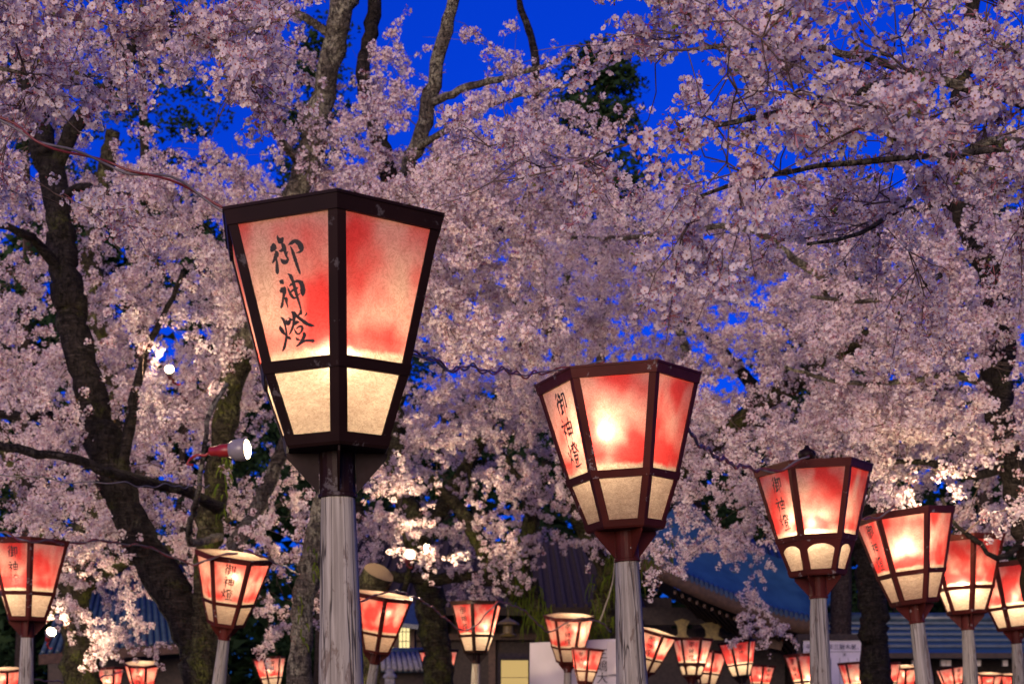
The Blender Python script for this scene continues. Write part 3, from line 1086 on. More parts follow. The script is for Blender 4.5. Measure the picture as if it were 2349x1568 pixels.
quadpart("wall", rect(110, 1500, 470, 2200, 34), M['dark_wood'], lft, 0.2)

# -- low corridor on the right
cor = empty("corridor_building", ground_b(2150, 33))
tag(cor, "long low corridor with a dark blue roof behind the right hand posts", "building", "shrine buildings")
a0, a1, c0, c1 = PB(1900, 1498, 31), PB(2480, 1498, 31), PB(1900, 1425, 34.5), PB(2480, 1425, 34.5)
quadpart("roof", [a0, a1, c1, c0], M['copper'], cor, 0.12, (0, 0.6, -0.8))
for i in range(5):
    t = (i + 1) / 5.5
    b = MB()
    b.bar(a0 * (1 - t) + c0 * t + B * np.array([0, -0.02, 0.03]), a1 * (1 - t) + c1 * t + B * np.array([0, -0.02, 0.03]), 0.05 * B, 0.05 * B)
    b.build("roof_seam", M['tile_blue'], cor, shift=np.array(cor.location))
tube_part("ridge", [c0 + B * np.array([0, 0, 0.08]), c1 + B * np.array([0, 0, 0.08])], 0.12, M['tile_blue'], cor, 8)
quadpart("eave_board", rect(1900, 1496, 2480, 1508, 30.9), M['dark_wood'], cor, 0.08)
for u in (1955, 2015, 2092, 2158, 2170, 2238, 2300):
    quadpart("beam_end", rect(u, 1512, u + 11, 1526, 31.4), M['plaster'], cor, 0.1)
quadpart("wall", rect(1900, 1500, 2480, 2200, 33), M['dark_wood'], cor, 0.15)
for i in range(26):
    u = 1905 + 20 * i
    quadpart("slat", rect(u, 1540, u + 8, 2150, 32.8), M['dark_wood'], cor, 0.06)

# -- small roofed lamp house with lit lattice windows
lh = empty("lamp_house", ground_b(920, 28))
tag(lh, "small roofed lamp house with a bright yellow lattice window", "lamp house")
quadpart("body", rect(872, 1410, 950, 1640, 28.2), M['dark_wood'], lh, 0.6)
quadpart("post", rect(903, 1414, 914, 1640, 28.1), M['brown_wood'], lh, 0.08)
quadpart("post", rect(940, 1414, 950, 1640, 28.1), M['brown_wood'], lh, 0.08)
for (u0, v0, u1, v1, nx, nz) in ((914.5, 1426, 939.5, 1491, 3, 3), (886, 1470, 902, 1491, 2, 1)):
    for i in range(nx):
        for j in range(nz):
            w, h = (u1 - u0) / nx, (v1 - v0) / nz
            quadpart("window_pane", rect(u0 + i * w + 0.9, v0 + j * h + 0.9, u0 + (i + 1) * w - 0.9, v0 + (j + 1) * h - 0.9, 28.15), M['lit_paper'], lh, 0.02)
b = MB()
ctr = PB(925, 1360, 28.6)
ring = np.array([PB(845, 1420, 27.5), PB(1002, 1436, 27.5), PB(985, 1426, 29.6), PB(860, 1416, 29.6)])
lowr = ring - B * np.array([0, 0, 0.08])
b.add(np.vstack([ring, lowr, [ctr]]), [(0, 1, 8), (1, 2, 8), (2, 3, 8), (3, 0, 8), (0, 4, 5, 1), (1, 5, 6, 2), (2, 6, 7, 3), (3, 7, 4, 0), (4, 7, 6, 5)])
b.build("roof", M['tile_blue'], lh, shift=np.array(lh.location))

# -- tiled wall coping
tw = empty("tiled_wall", ground_b(900, 25))
tag(tw, "low wall with a ridged tile coping beside the nearest post", "wall")
quadpart("wall", rect(780, 1532, 1010, 1960, 25), M['dark_wood'], tw, 0.3)
c_a, c_b = PB(780, 1534, 24.6), PB(1005, 1534, 24.6)
quadpart("coping", [c_a, c_b, c_b + B * np.array([-0.25, 0.6, 0.28]), c_a + B * np.array([0.1, 0.6, 0.28])], M['tile_blue'], tw, 0.05, (0, 0.4, -0.9))
for i in range(17):
    t = (i + 0.5) / 17
    q = c_a * (1 - t) + c_b * t
    tube_part("tile", [q + B * np.array([0, -0.04, 0.0]), q + B * np.array([-0.2 * t + 0.04, 0.58, 0.29])], 0.042, M['stone'], tw, 8)
tube_part("ridge", [c_a + B * np.array([0.1, 0.6, 0.31]), c_b + B * np.array([-0.25, 0.6, 0.31])], 0.06, M['tile_blue'], tw, 8)

# -- glowing screen
sc = empty("lit_screen", ground_b(1180, 15.704))
tag(sc, "warm glowing paper screen beside the white sign board", "screen")
for j in range(4):
    quadpart("screen_panel", rect(1149, 1513 + 40 * j, 1211, 1513 + 40 * j + 38.6, 15.704), M['lit_screen'], sc, 0.03)
quadpart("frame_post", rect(1142, 1504, 1149, 1950, 25.95), M['dark_wood'], sc, 0.1)
quadpart("frame_beam", rect(1142, 1497, 1214, 1510, 25.93), M['dark_wood'], sc, 0.12)
quadpart("frame_post", rect(1211.5, 1504, 1216, 1950, 25.95), M['dark_wood'], sc, 0.1)

# -- white sign board with the shrine's name
sg = empty("sign_board", ground_b(1320, 16.308))
tag(sg, "white board with a column of black characters behind the second post", "sign")
quadpart("panel", [PB(1213, 1700, 16.429), PB(1432, 1700, 16.187), PB(1426, 1463, 16.187), PB(1215, 1473, 16.429)], M['board'], sg, 0.05)
quadpart("post", rect(1232, 1690, 1240, 1872, 16.368), M['dark_wood'], sg, 0.08)
quadpart("post", rect(1404, 1690, 1412, 1872, 16.368), M['dark_wood'], sg, 0.08)
text_part("三嶋大明神", 0.124, PB(1367, 1508, 16.139), sg, M['ink_flat'])
quadpart("framed_notice", rect(1392, 1470, 1428, 1545, 16.127), M['plaster'], sg, 0.015)

# -- blue-white notice board
nb = empty("notice_board", ground_b(1915, 24))
tag(nb, "blue white notice board with a printed heading and columns behind the arched lantern's post", "sign")
quadpart("panel", rect(1842, 1468, 1998, 1640, 24), M['board'], nb, 0.04)
quadpart("frame_beam", rect(1828, 1453, 2008, 1466, 23.95), M['dark_wood'], nb, 0.1)
quadpart("frame_post", rect(1828, 1466, 1838, 1874, 23.95), M['dark_wood'], nb, 0.1)
quadpart("frame_post", rect(2000, 1466, 2008, 1874, 23.95), M['dark_wood'], nb, 0.1)
text_part("平", 0.088, PB(1847, 1487, 23.97), nb, M['ink_flat'], False)
text_part("年三碧木星、厄年生年表", 0.088, PB(1898, 1487, 23.97), nb, M['ink_flat'], False)
text_part("本", 0.06, PB(1932, 1503, 23.97), nb, M['ink_flat'], False)
for u in (1905, 1925, 1945, 1965, 1985):
    quadpart("column_rule", rect(u, 1508, u + 0.8, 1600, 23.985), M['ink_flat'], nb, 0.005)
quadpart("heading_rule", rect(1846, 1493, 1994, 1493.9, 23.985), M['ink_flat'], nb, 0.005)

# -- stone lantern cap and hanging bronze lantern
so = empty("stone_lantern", ground_b(894, 23))
tag(so, "pale stone lantern standing before the tiled wall", "stone lantern")
zt = PB(894, 1533, 23)[2]
prof_cap = [(0.02, 0.0), (0.05, -0.01), (0.075, -0.03), (0.06, -0.06), (0.085, -0.075), (0.105, -0.11), (0.10, -0.13), (0.07, -0.15)]
b = MB(); b.lathe([(r * B, zt + z * B) for r, z in prof_cap[::-1]], 14); b.build("cap", M['stone'], so, smooth=True)
b = MB(); b.lathe([(0.2, 0), (0.21, 0.15), (0.11, 0.25), (0.1, zt - 0.74), (0.18, zt - 0.64), (0.18, zt - 0.57)], 12); b.build("post", M['stone'], so, smooth=True)
b = MB(); b.box((0, 0, zt - 0.40), (0.22, 0.22, 0.34)); b.build("light_box", M['stone'], so)
hb = empty("hanging_lantern", PB(1165, 1462, 27))
tag(hb, "hanging gilt bronze lantern in the dark hall front", "lantern")
b = MB(); b.lathe([(r * B, z * B) for r, z in [(0.03, 0), (0.13, 0.02), (0.15, 0.05), (0.09, 0.08), (0.085, 0.2), (0.10, 0.22), (0.20, 0.23), (0.17, 0.27), (0.05, 0.33), (0.02, 0.36)]], 12); b.build("body", M['gild'], hb)
tube_part("chain", [PB(1165, 1418, 27), PB(1165, 1397, 27)], 0.008, M['gild'], hb, 5)

# ------------------------------------------------------------------ dark evergreens far behind
def leaf_cloud(b, centres, n, size, flat=0.6):
    for c, rr in centres:
        d = rng.standard_normal((n, 3))
        d /= np.linalg.norm(d, axis=1)[:, None]
        p = c + d * rr * rng.uniform(0.55, 1.08, (n, 1))
        for q in p:
            a = rng.standard_normal(3)
            a /= np.linalg.norm(a)
            e = np.cross(a, rng.standard_normal(3))
            e /= np.linalg.norm(e)
            L, W = size * rng.uniform(0.6, 1.3), size * rng.uniform(0.22, 0.45)
            e[2] *= flat
            b.add([q - a * W, q + e * L * 0.5 - a * W * 0.4, q + e * L, q + a * W], [(0, 1, 2, 3)])


def evergreen(u, Y, vtop, label, wide=2.2, tall=True, trunk_r=0.28, bare=0.35):
    Y *= 1.55
    wide *= 1.55
    trunk_r *= 1.5
    base = ground_at(u, Y)
    ht = P(u, vtop, Y)[2]
    root = empty("evergreen_tree", base)
    tag(root, label, "tree", "dark evergreens far behind")
    b = MB()
    zz = np.linspace(0, ht * 0.96, 14)
    b.tube(np.stack([base[0] + 0.08 * np.sin(zz * 0.5 + u), np.full(14, base[1]), zz], 1), np.linspace(trunk_r, trunk_r * 0.25, 14), 10, wob=0.05)
    b.build("trunk", M['cedar_bark'], root, smooth=True, shift=base)
    cs = []
    n = 58 if tall else 60
    for i in range(n):
        t = rng.uniform(bare, 1.0)
        w = wide * ((1 - t) / (1 - bare)) ** 0.6 + 0.25 if tall else wide * math.sqrt(max(0.05, 1 - ((t - 0.62) / 0.42) ** 2))
        a = rng.uniform(0, 6.283)
        rr = w * math.sqrt(rng.uniform(0.05, 1))
        cs.append((np.array([base[0] + rr * math.cos(a), base[1] + rr * math.sin(a), t * ht]), np.array([1.1, 1.1, 0.5]) * rng.uniform(0.7, 1.25)))
    b = MB()
    leaf_cloud(b, cs, 150, 0.25)
    o = b.build("crown", M['cedar'], root, shift=base)
    o["kind"] = "stuff"
    return root


evergreen(1932, 30, 650, "tall cedar whose dark trunk stands behind the arched lantern", 1.9, True, 0.27, 0.62)
evergreen(330, 40, -150, "tall dark evergreen at the upper left, sky between its boughs", 2.3, True, 0.3, 0.5)
evergreen(60, 42, 60, "dark evergreen behind the left edge of the blossom", 2.4, True, 0.3, 0.35)
evergreen(740, 41, 60, "dark evergreen behind the pale leaning trunk", 1.6, True, 0.3, 0.35)
evergreen(1375, 38, 110, "dark pine against the blue sky near the top middle", 1.3, True, 0.22, 0.72)
evergreen(2260, 40, 380, "dark evergreen behind the right edge of the blossom", 2.4, True, 0.3, 0.3)
for u, Y, vt, lb in ((-40, 44, 880, "broad dark tree behind the lower left corner"), (420, 45, 900, "broad dark tree behind the thick leaning trunk"), (820, 44, 960, "broad dark tree behind the largest lantern's post"), (1230, 46, 930, "broad dark tree above the dark shrine hall"), (1600, 45, 960, "broad dark tree above the sweeping blue roof"), (2060, 46, 1000, "broad dark tree above the long corridor"), (2420, 44, 940, "broad dark tree at the lower right edge"),
                     (180, 50, 780, "tallest broad dark tree of the far row, left"), (1020, 50, 800, "tallest broad dark tree of the far row, middle"), (1820, 50, 860, "tallest broad dark tree of the far row, right")):
    evergreen(u, Y, vt, lb, 3.6, False, 0.3, 0.15)


# ------------------------------------------------------------------ the wood that closes the view low down
b = MB()
cs = []
for i_ in range(430):
    u_ = rng.uniform(-300, 2650)
    v_ = 1700 - (1180 if u_ < 800 else 760) * rng.random() ** 1.1
    cs.append((P(u_, v_, rng.uniform(84, 92)), np.array([2.8, 2.2, 1.8])))
for i_ in range(160):
    cs.append((P(rng.uniform(-300, 2650), rng.uniform(1330, 1690), rng.uniform(80, 86)), np.array([2.8, 2.2, 1.8])))
leaf_cloud(b, cs, 80, 1.0)
tag(b.build("woods", M['cedar']), "dark wood closing the view behind the shrine", "wood", kind="stuff")

# ------------------------------------------------------------------ cherry blossom clusters (shared meshes)
def petal(b, M3, o, ang, L, W, cup, mat=0):
    ca, sa = math.cos(ang), math.sin(ang)
    pts = [(0.0, 0.0, 0.0), (0.42 * L, -0.40 * W, 0.10), (0.80 * L, -0.52 * W, 0.22), (1.0 * L, -0.20 * W, 0.30), (0.90 * L, 0, 0.27), (1.0 * L, 0.20 * W, 0.30), (0.80 * L, 0.52 * W, 0.22), (0.42 * L, 0.40 * W, 0.10)]
    v = []
    for x, y, z in pts:
        p = np.array([x * ca - y * sa, x * sa + y * ca, z * cup * L])
        v.append(M3 @ p + o)
    b.add(v, [(0, 1, 2, 4), (2, 3, 4), (0, 4, 6, 7), (4, 5, 6)], mat)


def rot_to(d):
    d = d / np.linalg.norm(d)
    h = np.array([0.3, 0.8, 0.52]) if abs(d[0]) > 0.7 else np.array([1.0, 0.1, 0.0])
    x = np.cross(h, d)
    x /= np.linalg.norm(x)
    return np.stack([x, np.cross(d, x), d], 1)


def cluster_mesh(seed, nfl, nbud, nleaf, rc=0.047):
    g = np.random.default_rng(seed)
    b = MB()
    dirs = []
    while len(dirs) < nfl:
        d = g.standard_normal(3)
        d /= np.linalg.norm(d)
        if all(d.dot(e) < 0.86 for e in dirs) or g.random() < 0.05:
            dirs.append(d)
    for d in dirs:
        o = d * rc * g.uniform(0.65, 1.2)
        m3 = rot_to(d + 0.45 * g.standard_normal(3))
        L = g.uniform(0.0165, 0.0205)
        cup = g.choice([0.3, 0.7, 1.3, 2.2], p=[0.25, 0.35, 0.25, 0.15])
        a0 = g.uniform(0, 6.28)
        for k in range(5):
            petal(b, m3, o, a0 + k * 2 * math.pi / 5 + g.normal() * 0.06, L * g.uniform(0.92, 1.08), L * g.uniform(0.74, 0.90), cup)
        v = [m3 @ np.array([0.0042 * math.cos(t), 0.0042 * math.sin(t), 0.002]) + o for t in np.arange(5) * 1.2566] + [m3 @ np.array([0, 0, 0.0062]) + o]
        b.add(v, [(k, (k + 1) % 5, 5) for k in range(5)], 1)
        w = np.cross(d, [0.3, 0.5, 0.8])
        w *= 0.0011 / np.linalg.norm(w)
        b.add([-w, w, o + w * 1.6, o - w * 1.6], [(0, 1, 2, 3)], 2)
    for _ in range(nbud):
        d = g.standard_normal(3)
        d /= np.linalg.norm(d)
        o = d * rc * g.uniform(1.0, 1.35)
        m3 = rot_to(d)
        r, h = g.uniform(0.0035, 0.0055), g.uniform(0.010, 0.016)
        v = [m3 @ np.array([0, 0, -h]) + o] + [m3 @ np.array([r * math.cos(t), r * math.sin(t), 0]) + o for t in np.arange(4) * 1.5708] + [m3 @ np.array([0, 0, h * 0.6]) + o]
        b.add(v, [(0, 2, 1), (0, 3, 2), (0, 4, 3), (0, 1, 4), (1, 2, 5), (2, 3, 5), (3, 4, 5), (4, 1, 5)], 2)
    for _ in range(nleaf):
        d = g.standard_normal(3)
        d /= np.linalg.norm(d)
        m3 = rot_to(d)
        L, W = g.uniform(0.022, 0.042), g.uniform(0.006, 0.011)
        o = d * rc * 0.8
        v = [m3 @ np.array(p) + o for p in [(0, 0, 0), (-W, 0.003, L * 0.45), (0, 0, L), (W, 0.003, L * 0.45)]]
        b.add(v, [(0, 1, 2), (0, 2, 3)], 3)
    return b.mesh("cherry_blossom", [M['petal'], M['stamen'], M['bud'], M['leaf']])


CLUSTERS = [cluster_mesh(1, 11, 4, 0), cluster_mesh(2, 9, 5, 2), cluster_mesh(3, 13, 3, 0), cluster_mesh(4, 5, 9, 4), cluster_mesh(5, 10, 4, 1)]
VPROB = [0.26, 0.22, 0.22, 0.12, 0.18]


def scatter_group(sources):
    """node group that sets one blossom cluster on every point of the mesh"""
    ng = bpy.data.node_groups.new("blossom_scatter", 'GeometryNodeTree')
    ng.interface.new_socket("Geometry", in_out='INPUT', socket_type='NodeSocketGeometry')
    ng.interface.new_socket("Geometry", in_out='OUTPUT', socket_type='NodeSocketGeometry')
    N, Lk = ng.nodes, ng.links
    gi, go, jn = N.new("NodeGroupInput"), N.new("NodeGroupOutput"), N.new("GeometryNodeJoinGeometry")
    def attr(nm, ty):
        a = N.new("GeometryNodeInputNamedAttribute")
        a.data_type = ty
        a.inputs[0].default_value = nm
        return a.outputs[0]
    av, ar, asc = attr("variant", 'INT'), attr("rot", 'FLOAT_VECTOR'), attr("scl", 'FLOAT')
    e2r = N.new("FunctionNodeEulerToRotation")
    Lk.new(ar, e2r.inputs[0])
    for k, ob in enumerate(sources):
        oi = N.new("GeometryNodeObjectInfo")
        oi.transform_space = 'ORIGINAL'
        oi.inputs[0].default_value = ob
        oi.inputs[1].default_value = False
        cmp_ = N.new("FunctionNodeCompare")
        cmp_.data_type = 'INT'
        cmp_.operation = 'EQUAL'
        Lk.new(av, cmp_.inputs[2])
        cmp_.inputs[3].default_value = k
        ip = N.new("GeometryNodeInstanceOnPoints")
        Lk.new(gi.outputs[0], ip.inputs["Points"])
        Lk.new(cmp_.outputs[0], ip.inputs["Selection"])
        Lk.new(oi.outputs["Geometry"], ip.inputs["Instance"])
        Lk.new(e2r.outputs[0], ip.inputs["Rotation"])
        Lk.new(asc, ip.inputs["Scale"])
        Lk.new(ip.outputs[0], jn.inputs[0])
    Lk.new(jn.outputs[0], go.inputs[0])
    return ng


# sky gaps left open between the crowns: (u, v, ru, rv)
GAPS = [(400, 240, 120, 100), (330, 60, 60, 60), (250, 400, 60, 40), (560, 330, 50, 50), (1010, 140, 110, 120), (1290, 120, 80, 100), (1180, 100, 70, 120), (1480, 250, 60, 60), (1420, 430, 50, 40), (1850, 180, 50, 40), (1700, 330, 40, 40), (960, 75, 75, 95), (1110, 120, 70, 110), (1180, 50, 60, 55), (1390, 330, 50, 80), (1480, 380, 40, 30), (330, 40, 45, 40), (600, 60, 60, 60), (380, 250, 80, 90), (460, 250, 50, 70), (1270, 300, 60, 50),
        (1700, 870, 45, 40), (1960, 800, 40, 30), (1240, 420, 50, 30), (1340, 200, 60, 60)]


# trunks and lamps that stay clear of blossom hung before them: (u0, v0, u1, v1, half width, depth)
CLEAR = [(100, 360, 150, 640, 34, 17.4), (812, -60, 690, 390, 62, 16.4), (1045, -20, 960, 320, 40, 15.5), (150, 640, 300, 1180, 50, 17.4), (485, 960, 478, 1230, 40, 17.2), (545, 1030, 580, 1030, 40, 15.0), (388, 846, 388, 860, 36, 16.0), (940, 1270, 942, 1275, 34, 22.0), (118, 1447, 120, 1450, 40, 21.0),
         (1210, 1300, 1235, 1150, 22, 25.0), (700, 1260, 700, 1560, 40, 16.0), (880, 1320, 870, 1310, 40, 24.0), (535, 1260, 535, 1430, 90, 16.4), (66, 1240, 60, 1420, 95, 14.8), (2072, 1180, 2080, 1380, 90, 12.9), (1864, 1060, 1870, 1330, 130, 10.8), (1416, 850, 1440, 1200, 170, 7.6), (762, 450, 770, 1000, 230, 5.2), (2210, 1260, 2210, 1420, 50, 15.4)]


# thin limbs that show between the flowers (half width in view, depth)
LIMBS = [(1310, 545, 1580, 525, 17, 18.3), (1580, 525, 1760, 540, 18, 18.6), (1760, 545, 1890, 640, 18, 19), (1600, 1040, 1785, 902, 24, 22.4), (1785, 902, 1986, 770, 20, 21.4),
         (2348, 236, 2085, 162, 22, 5.5), (2085, 162, 1830, 105, 18, 5.4), (1830, 105, 1640, 108, 14, 5.2), (2348, 340, 2050, 368, 18, 5.3), (2050, 368, 1740, 410, 15, 5.2), (2085, 162, 1880, 235, 12, 5.4), (1880, 235, 1620, 290, 10, 5.5),
         (360, 1112, 0, 1020, 16, 15.5), (985, 240, 1250, 150, 12, 15.5), (950, 340, 1230, 210, 12, 15.5), (318, 860, 392, 690, 16, 17), (275, 1120, 318, 860, 18, 17.4), (610, 1120, 660, 1000, 18, 18.8), (500, 1330, 610, 1120, 18, 18.4), (2292, 820, 2300, 1000, 28, 15.2), (2255, 590, 2200, 470, 22, 15.3)]


def open_air(q, seed):
    """hollows in a crown: no spray grows there"""
    f = mnoise.noise(Vector((q[0] * 0.85 + seed * 9.1, q[1] * 0.55, q[2] * 1.15))) + 0.5 * mnoise.noise(Vector((q[0] * 2.1, q[1] * 1.2 + seed, q[2] * 2.6)))
    return f < -0.08


def hides_trunk(u, v, Y):
    for a, b_, c, d, w, yy in CLEAR:
        if Y > yy:
            continue
        e = np.array([c - a, d - b_], float)
        q = np.array([u - a, v - b_], float)
        t = min(1, max(0, q.dot(e) / e.dot(e)))
        if np.linalg.norm(q - e * t) < w + 0.16 / Y * F:
            return True
    return False


class Tree:
    def __init__(s, u, Y, label, bark, k=1.0, group="flowering cherry trees", name="cherry_tree"):
        s.k = k
        s.seed = len(label)
        s.base = ground_at(u, Y * k)
        s.root = empty(name, s.base)
        tag(s.root, label, "tree", group)
        s.bark = bark
        s.nodes, s.nr = [], []
        s.cl = []
        s.tw = MB()

    def limb(s, pts, r0, r1, name="limb", sides=12, wob=0.06, n=None, bark=None, pw=1.0):
        p = np.array([P(q[0], q[1], q[2] * s.k) for q in pts])
        p[0, 2] = max(p[0, 2], 0.0) if name == "trunk" else p[0, 2]
        r0, r1 = r0 * s.k, r1 * s.k
        ln = np.linalg.norm(np.diff(p, axis=0), axis=1).sum()
        n = n or max(8, int(ln / 0.10))
        q = spline(p, n)
        t = np.linspace(0, 1, n)
        q[1:-1] += rng.standard_normal((n - 2, 3)) * min(0.02, r0 * 0.10)
        r = r0 + (r1 - r0) * t ** pw
        r = r * (1 + 0.06 * np.sin(t * ln * 4 + rng.uniform(0, 6)) + 0.04 * np.sin(t * ln * 11 + rng.uniform(0, 6)) + 0.03 * rng.standard_normal(n))
        b = MB()
        b.tube(q, r, sides, wob=wob)
        o = b.build(name, bark or s.bark, s.root, smooth=True, shift=s.base)
        s.nodes += list(q)
        s.nr += list(r)
        return o

    def sprays(s, zones, size=0.80, twig_scale=1.35, gaps=True, dens=1.0):
        pts = []
        for (u0, v0, u1, v1, y0, y1, n) in zones:
            k = 0
            tries = 0
            while k < n and tries < n * 20:
                tries += 1
                u, v = rng.uniform(u0, u1), rng.uniform(v0, v1)
                if gaps and any(((u - a) / c) ** 2 + ((v - b_) / d) ** 2 < 1 and rng.random() < 0.80 for a, b_, c, d in GAPS):
                    continue
                Y = rng.uniform(y0 * 0.94, y1 * 1.04) * s.k
                if hides_trunk(u, v, Y):
                    continue
                q = P(u, v, Y)
                if open_air(q, s.seed) :
                    k += 0.45
                    continue
                pts.append(q)
                k += 1
        pts = np.array(pts)
        nd = np.array(s.nodes)
        d0 = np.array([np.min(np.linalg.norm(nd - p, axis=1)) for p in pts])
        order = np.argsort(d0)
        nodes = list(s.nodes)
        nr = list(s.nr)
        for i in order:
            p = pts[i]
            A = np.array(nodes)
            dd = np.linalg.norm(A - p, axis=1)
            j = int(np.argmin(dd))
            L = dd[j]
            a = A[j]
            d = p - a
            # a branch that leaves its parent, arches and droops a little
            nseg = max(4, int(L / 0.16) + 2)
            t = np.linspace(0, 1, nseg)[:, None]
            sag = rng.uniform(-0.12, 0.16) * L
            side = np.cross(d, [0, 0, 1.0])
            side /= np.linalg.norm(side) + 1e-9
            path = a + d * t + np.array([0, 0, sag]) * (4 * t * (1 - t)) + side * rng.uniform(-0.14, 0.14) * L * np.sin(t * np.pi)
            path[1:-1] += rng.standard_normal((nseg - 2, 3)) * 0.018 * min(1, L)
            r0 = min(nr[j] * 0.75, 0.0045 + 0.0085 * min(L, 2.5))
            r1 = 0.0030
            rr = np.linspace(r0, r1, nseg)
            s.tw.tube(path, rr, 5 if r0 > 0.012 else 4, cap=False)
            nodes += list(path[1:])
            nr += list(rr[1:])
            s.deco(path[int(nseg * 0.45):], size, dens)
            dr = d / (L + 1e-9)
            nt = rng.integers(4, 7)
            for _ in range(nt):
                q = path[rng.integers(max(1, nseg // 2), nseg)]
                dv = dr * rng.uniform(0.5, 1.1) + rng.standard_normal(3) * np.array([0.5, 0.5, 0.26]) + np.array([0, 0, -0.04])
                dv /= np.linalg.norm(dv)
                tl = rng.uniform(0.16, 0.46) * twig_scale
                k = 5
                tt = np.linspace(0, 1, k)[:, None]
                tp = q + dv * tt * tl + np.array([0, 0, rng.uniform(-0.10, 0.05)]) * tt ** 2 * tl * 3
                tp[1:] += rng.standard_normal((k - 1, 3)) * 0.012
                s.tw.tube(tp, np.linspace(0.0032, 0.0013, k), 3, cap=False)
                s.deco(tp[1:], size, dens)

    def deco(s, path, size, dens=1.0):
        if len(path) < 2:
            return
        seg = np.linalg.norm(np.diff(path, axis=0), axis=1)
        tot = seg.sum()
        n = rng.poisson(tot / 0.052 * dens)
        if n < 1:
            return
        if rng.random() < 0.07:
            return
        c = np.r_[0, np.cumsum(seg)]
        for x in rng.uniform(0, tot, n):
            k = min(np.searchsorted(c, x, 'right') - 1, len(seg) - 1)
            f = (x - c[k]) / (seg[k] + 1e-9)
            q = path[k] * (1 - f) + path[k + 1] * f + rng.standard_normal(3) * 0.028
            s.cl.append((*q, size * rng.uniform(0.65, 1.25)))

    def finish(s, singles=200):
        if s.tw.n:
            o = s.tw.build("twigs", M['twig'], s.root, smooth=True, shift=s.base)
            o["kind"] = "stuff"
        if not s.cl:
            return
        c = np.array(s.cl)
        n = len(c)
        uu = 1174 + c[:, 0] / np.maximum(c[:, 1], 0.1) * F
        vv = 1660 - (c[:, 2] - EYE) / np.maximum(c[:, 1], 0.1) * F
        inview = (uu > -15) & (uu < 2363) & (vv > -15) & (vv < 1583)
        # leave out what the picture never shows (a margin is kept for shade)
        keep = (uu > -420) & (uu < 2770) & (vv > -420) & (vv < 1800)
        for a, b_, e_, d_, w, yy in CLEAR + LIMBS:
            ex, ey = e_ - a, d_ - b_
            tt = np.clip(((uu - a) * ex + (vv - b_) * ey) / (ex * ex + ey * ey + 1e-9), 0, 1)
            dist = np.hypot(uu - a - ex * tt, vv - b_ - ey * tt)
            keep &= ~((dist < w) & (c[:, 1] < yy) & (rng.random(len(c)) < 0.66))
        c, inview = c[keep], inview[keep]
        n = len(c)
        var = rng.choice(5, n, p=VPROB)
        rot = rng.uniform(0, 6.283, (n, 3))
        rank = np.argsort(np.where(inview, -c[:, 3] / c[:, 1], 1.0))
        own = rank[:min(singles, int(inview.sum()))]
        src = [None] * 5
        for i in own:
            o = link("cherry_blossom", CLUSTERS[var[i]], s.root, c[i, :3] - s.base, tuple(rot[i]), float(c[i, 3]))
        rest = np.setdiff1d(np.arange(n), own)
        me = bpy.data.meshes.new("blossoms")
        me.vertices.add(len(rest))
        me.vertices.foreach_set("co", (c[rest, :3] - s.base).ravel())
        for nm, ty, dat in (("variant", 'INT', var[rest]), ("scl", 'FLOAT', c[rest, 3]), ):
            a = me.attributes.new(nm, ty, 'POINT')
            a.data.foreach_set("value", dat)
        a = me.attributes.new("rot", 'FLOAT_VECTOR', 'POINT')
        a.data.foreach_set("vector", rot[rest].ravel())
        o = link("blossoms", me, s.root)
        o["kind"] = "stuff"
        md = o.modifiers.new("scatter", 'NODES')
        md.node_group = SCATTER
        TOTAL[0] += n


TOTAL = [0]
# the five kinds of cluster the scatter draws from are real clusters of the nearest bough
def first_sources(tree):
    out = []
    for k in range(5):
        p = P(2100 + 45 * k, 60 + 37 * k, 5.4)
        out.append(link("cherry_blossom", CLUSTERS[k], tree.root, p - tree.base, (k, 2 * k, 1.3 * k), 1.0))
    return out


# --- the bough that reaches in from the right, close to the camera (trunk beyond the picture)
t7 = Tree(3250, 4.3, "near cherry bough reaching in from the upper right with large pink flowers", M['bark_pale'], k=1.4)
SCATTER = scatter_group(first_sources(t7))
t7.limb([(3250, 3077, 4.3), (3230, 1900, 4.3), (3150, 900, 4.25), (3000, 300, 4.2), (2900, -300, 4.2)], 0.16, 0.09, "trunk", 14)
t7.limb([(3060, 520, 4.2), (2760, 330, 4.1), (2480, 262, 4.0), (2348, 236, 3.95), (2230, 205, 3.9), (2085, 162, 3.85), (1960, 128, 3.8), (1830, 105, 3.75), (1700, 102, 3.7), (1600, 112, 3.7)], 0.026, 0.005, pw=0.75)
t7.limb([(3080, 700, 4.2), (2800, 420, 4.0), (2560, 330, 3.9), (2348, 340, 3.8), (2200, 352, 3.75), (2050, 368, 3.7), (1900, 378, 3.7), (1740, 410, 3.65), (1600, 452, 3.65)], 0.020, 0.004, pw=0.7)
t7.limb([(2085, 162, 3.85), (1990, 200, 3.85), (1880, 235, 3.9), (1760, 265, 3.9), (1620, 290, 3.9), (1500, 312, 3.95)], 0.013, 0.004, n=26)
t7.limb([(2348, 330, 3.8), (2250, 330, 3.9), (2120, 420, 4.0), (2060, 480, 4.05), (1960, 540, 4.1), (1850, 560, 4.1)], 0.012, 0.004, n=24)
t7.sprays([(1480, -60, 2400, 190, 3.3, 4.4, 30), (1580, 150, 2400, 330, 3.3, 4.4, 21), (1620, 310, 2400, 470, 3.4, 4.5, 14), (1540, 440, 2000, 640, 3.8, 4.6, 4), (1090, 330, 1560, 420, 3.9, 4.5, 4), (1400, -40, 1560, 130, 3.6, 4.4, 3), (1900, 480, 2380, 620, 3.9, 4.6, 3)], size=0.74, twig_scale=0.9, gaps=True, dens=0.85)
t7.finish(295)

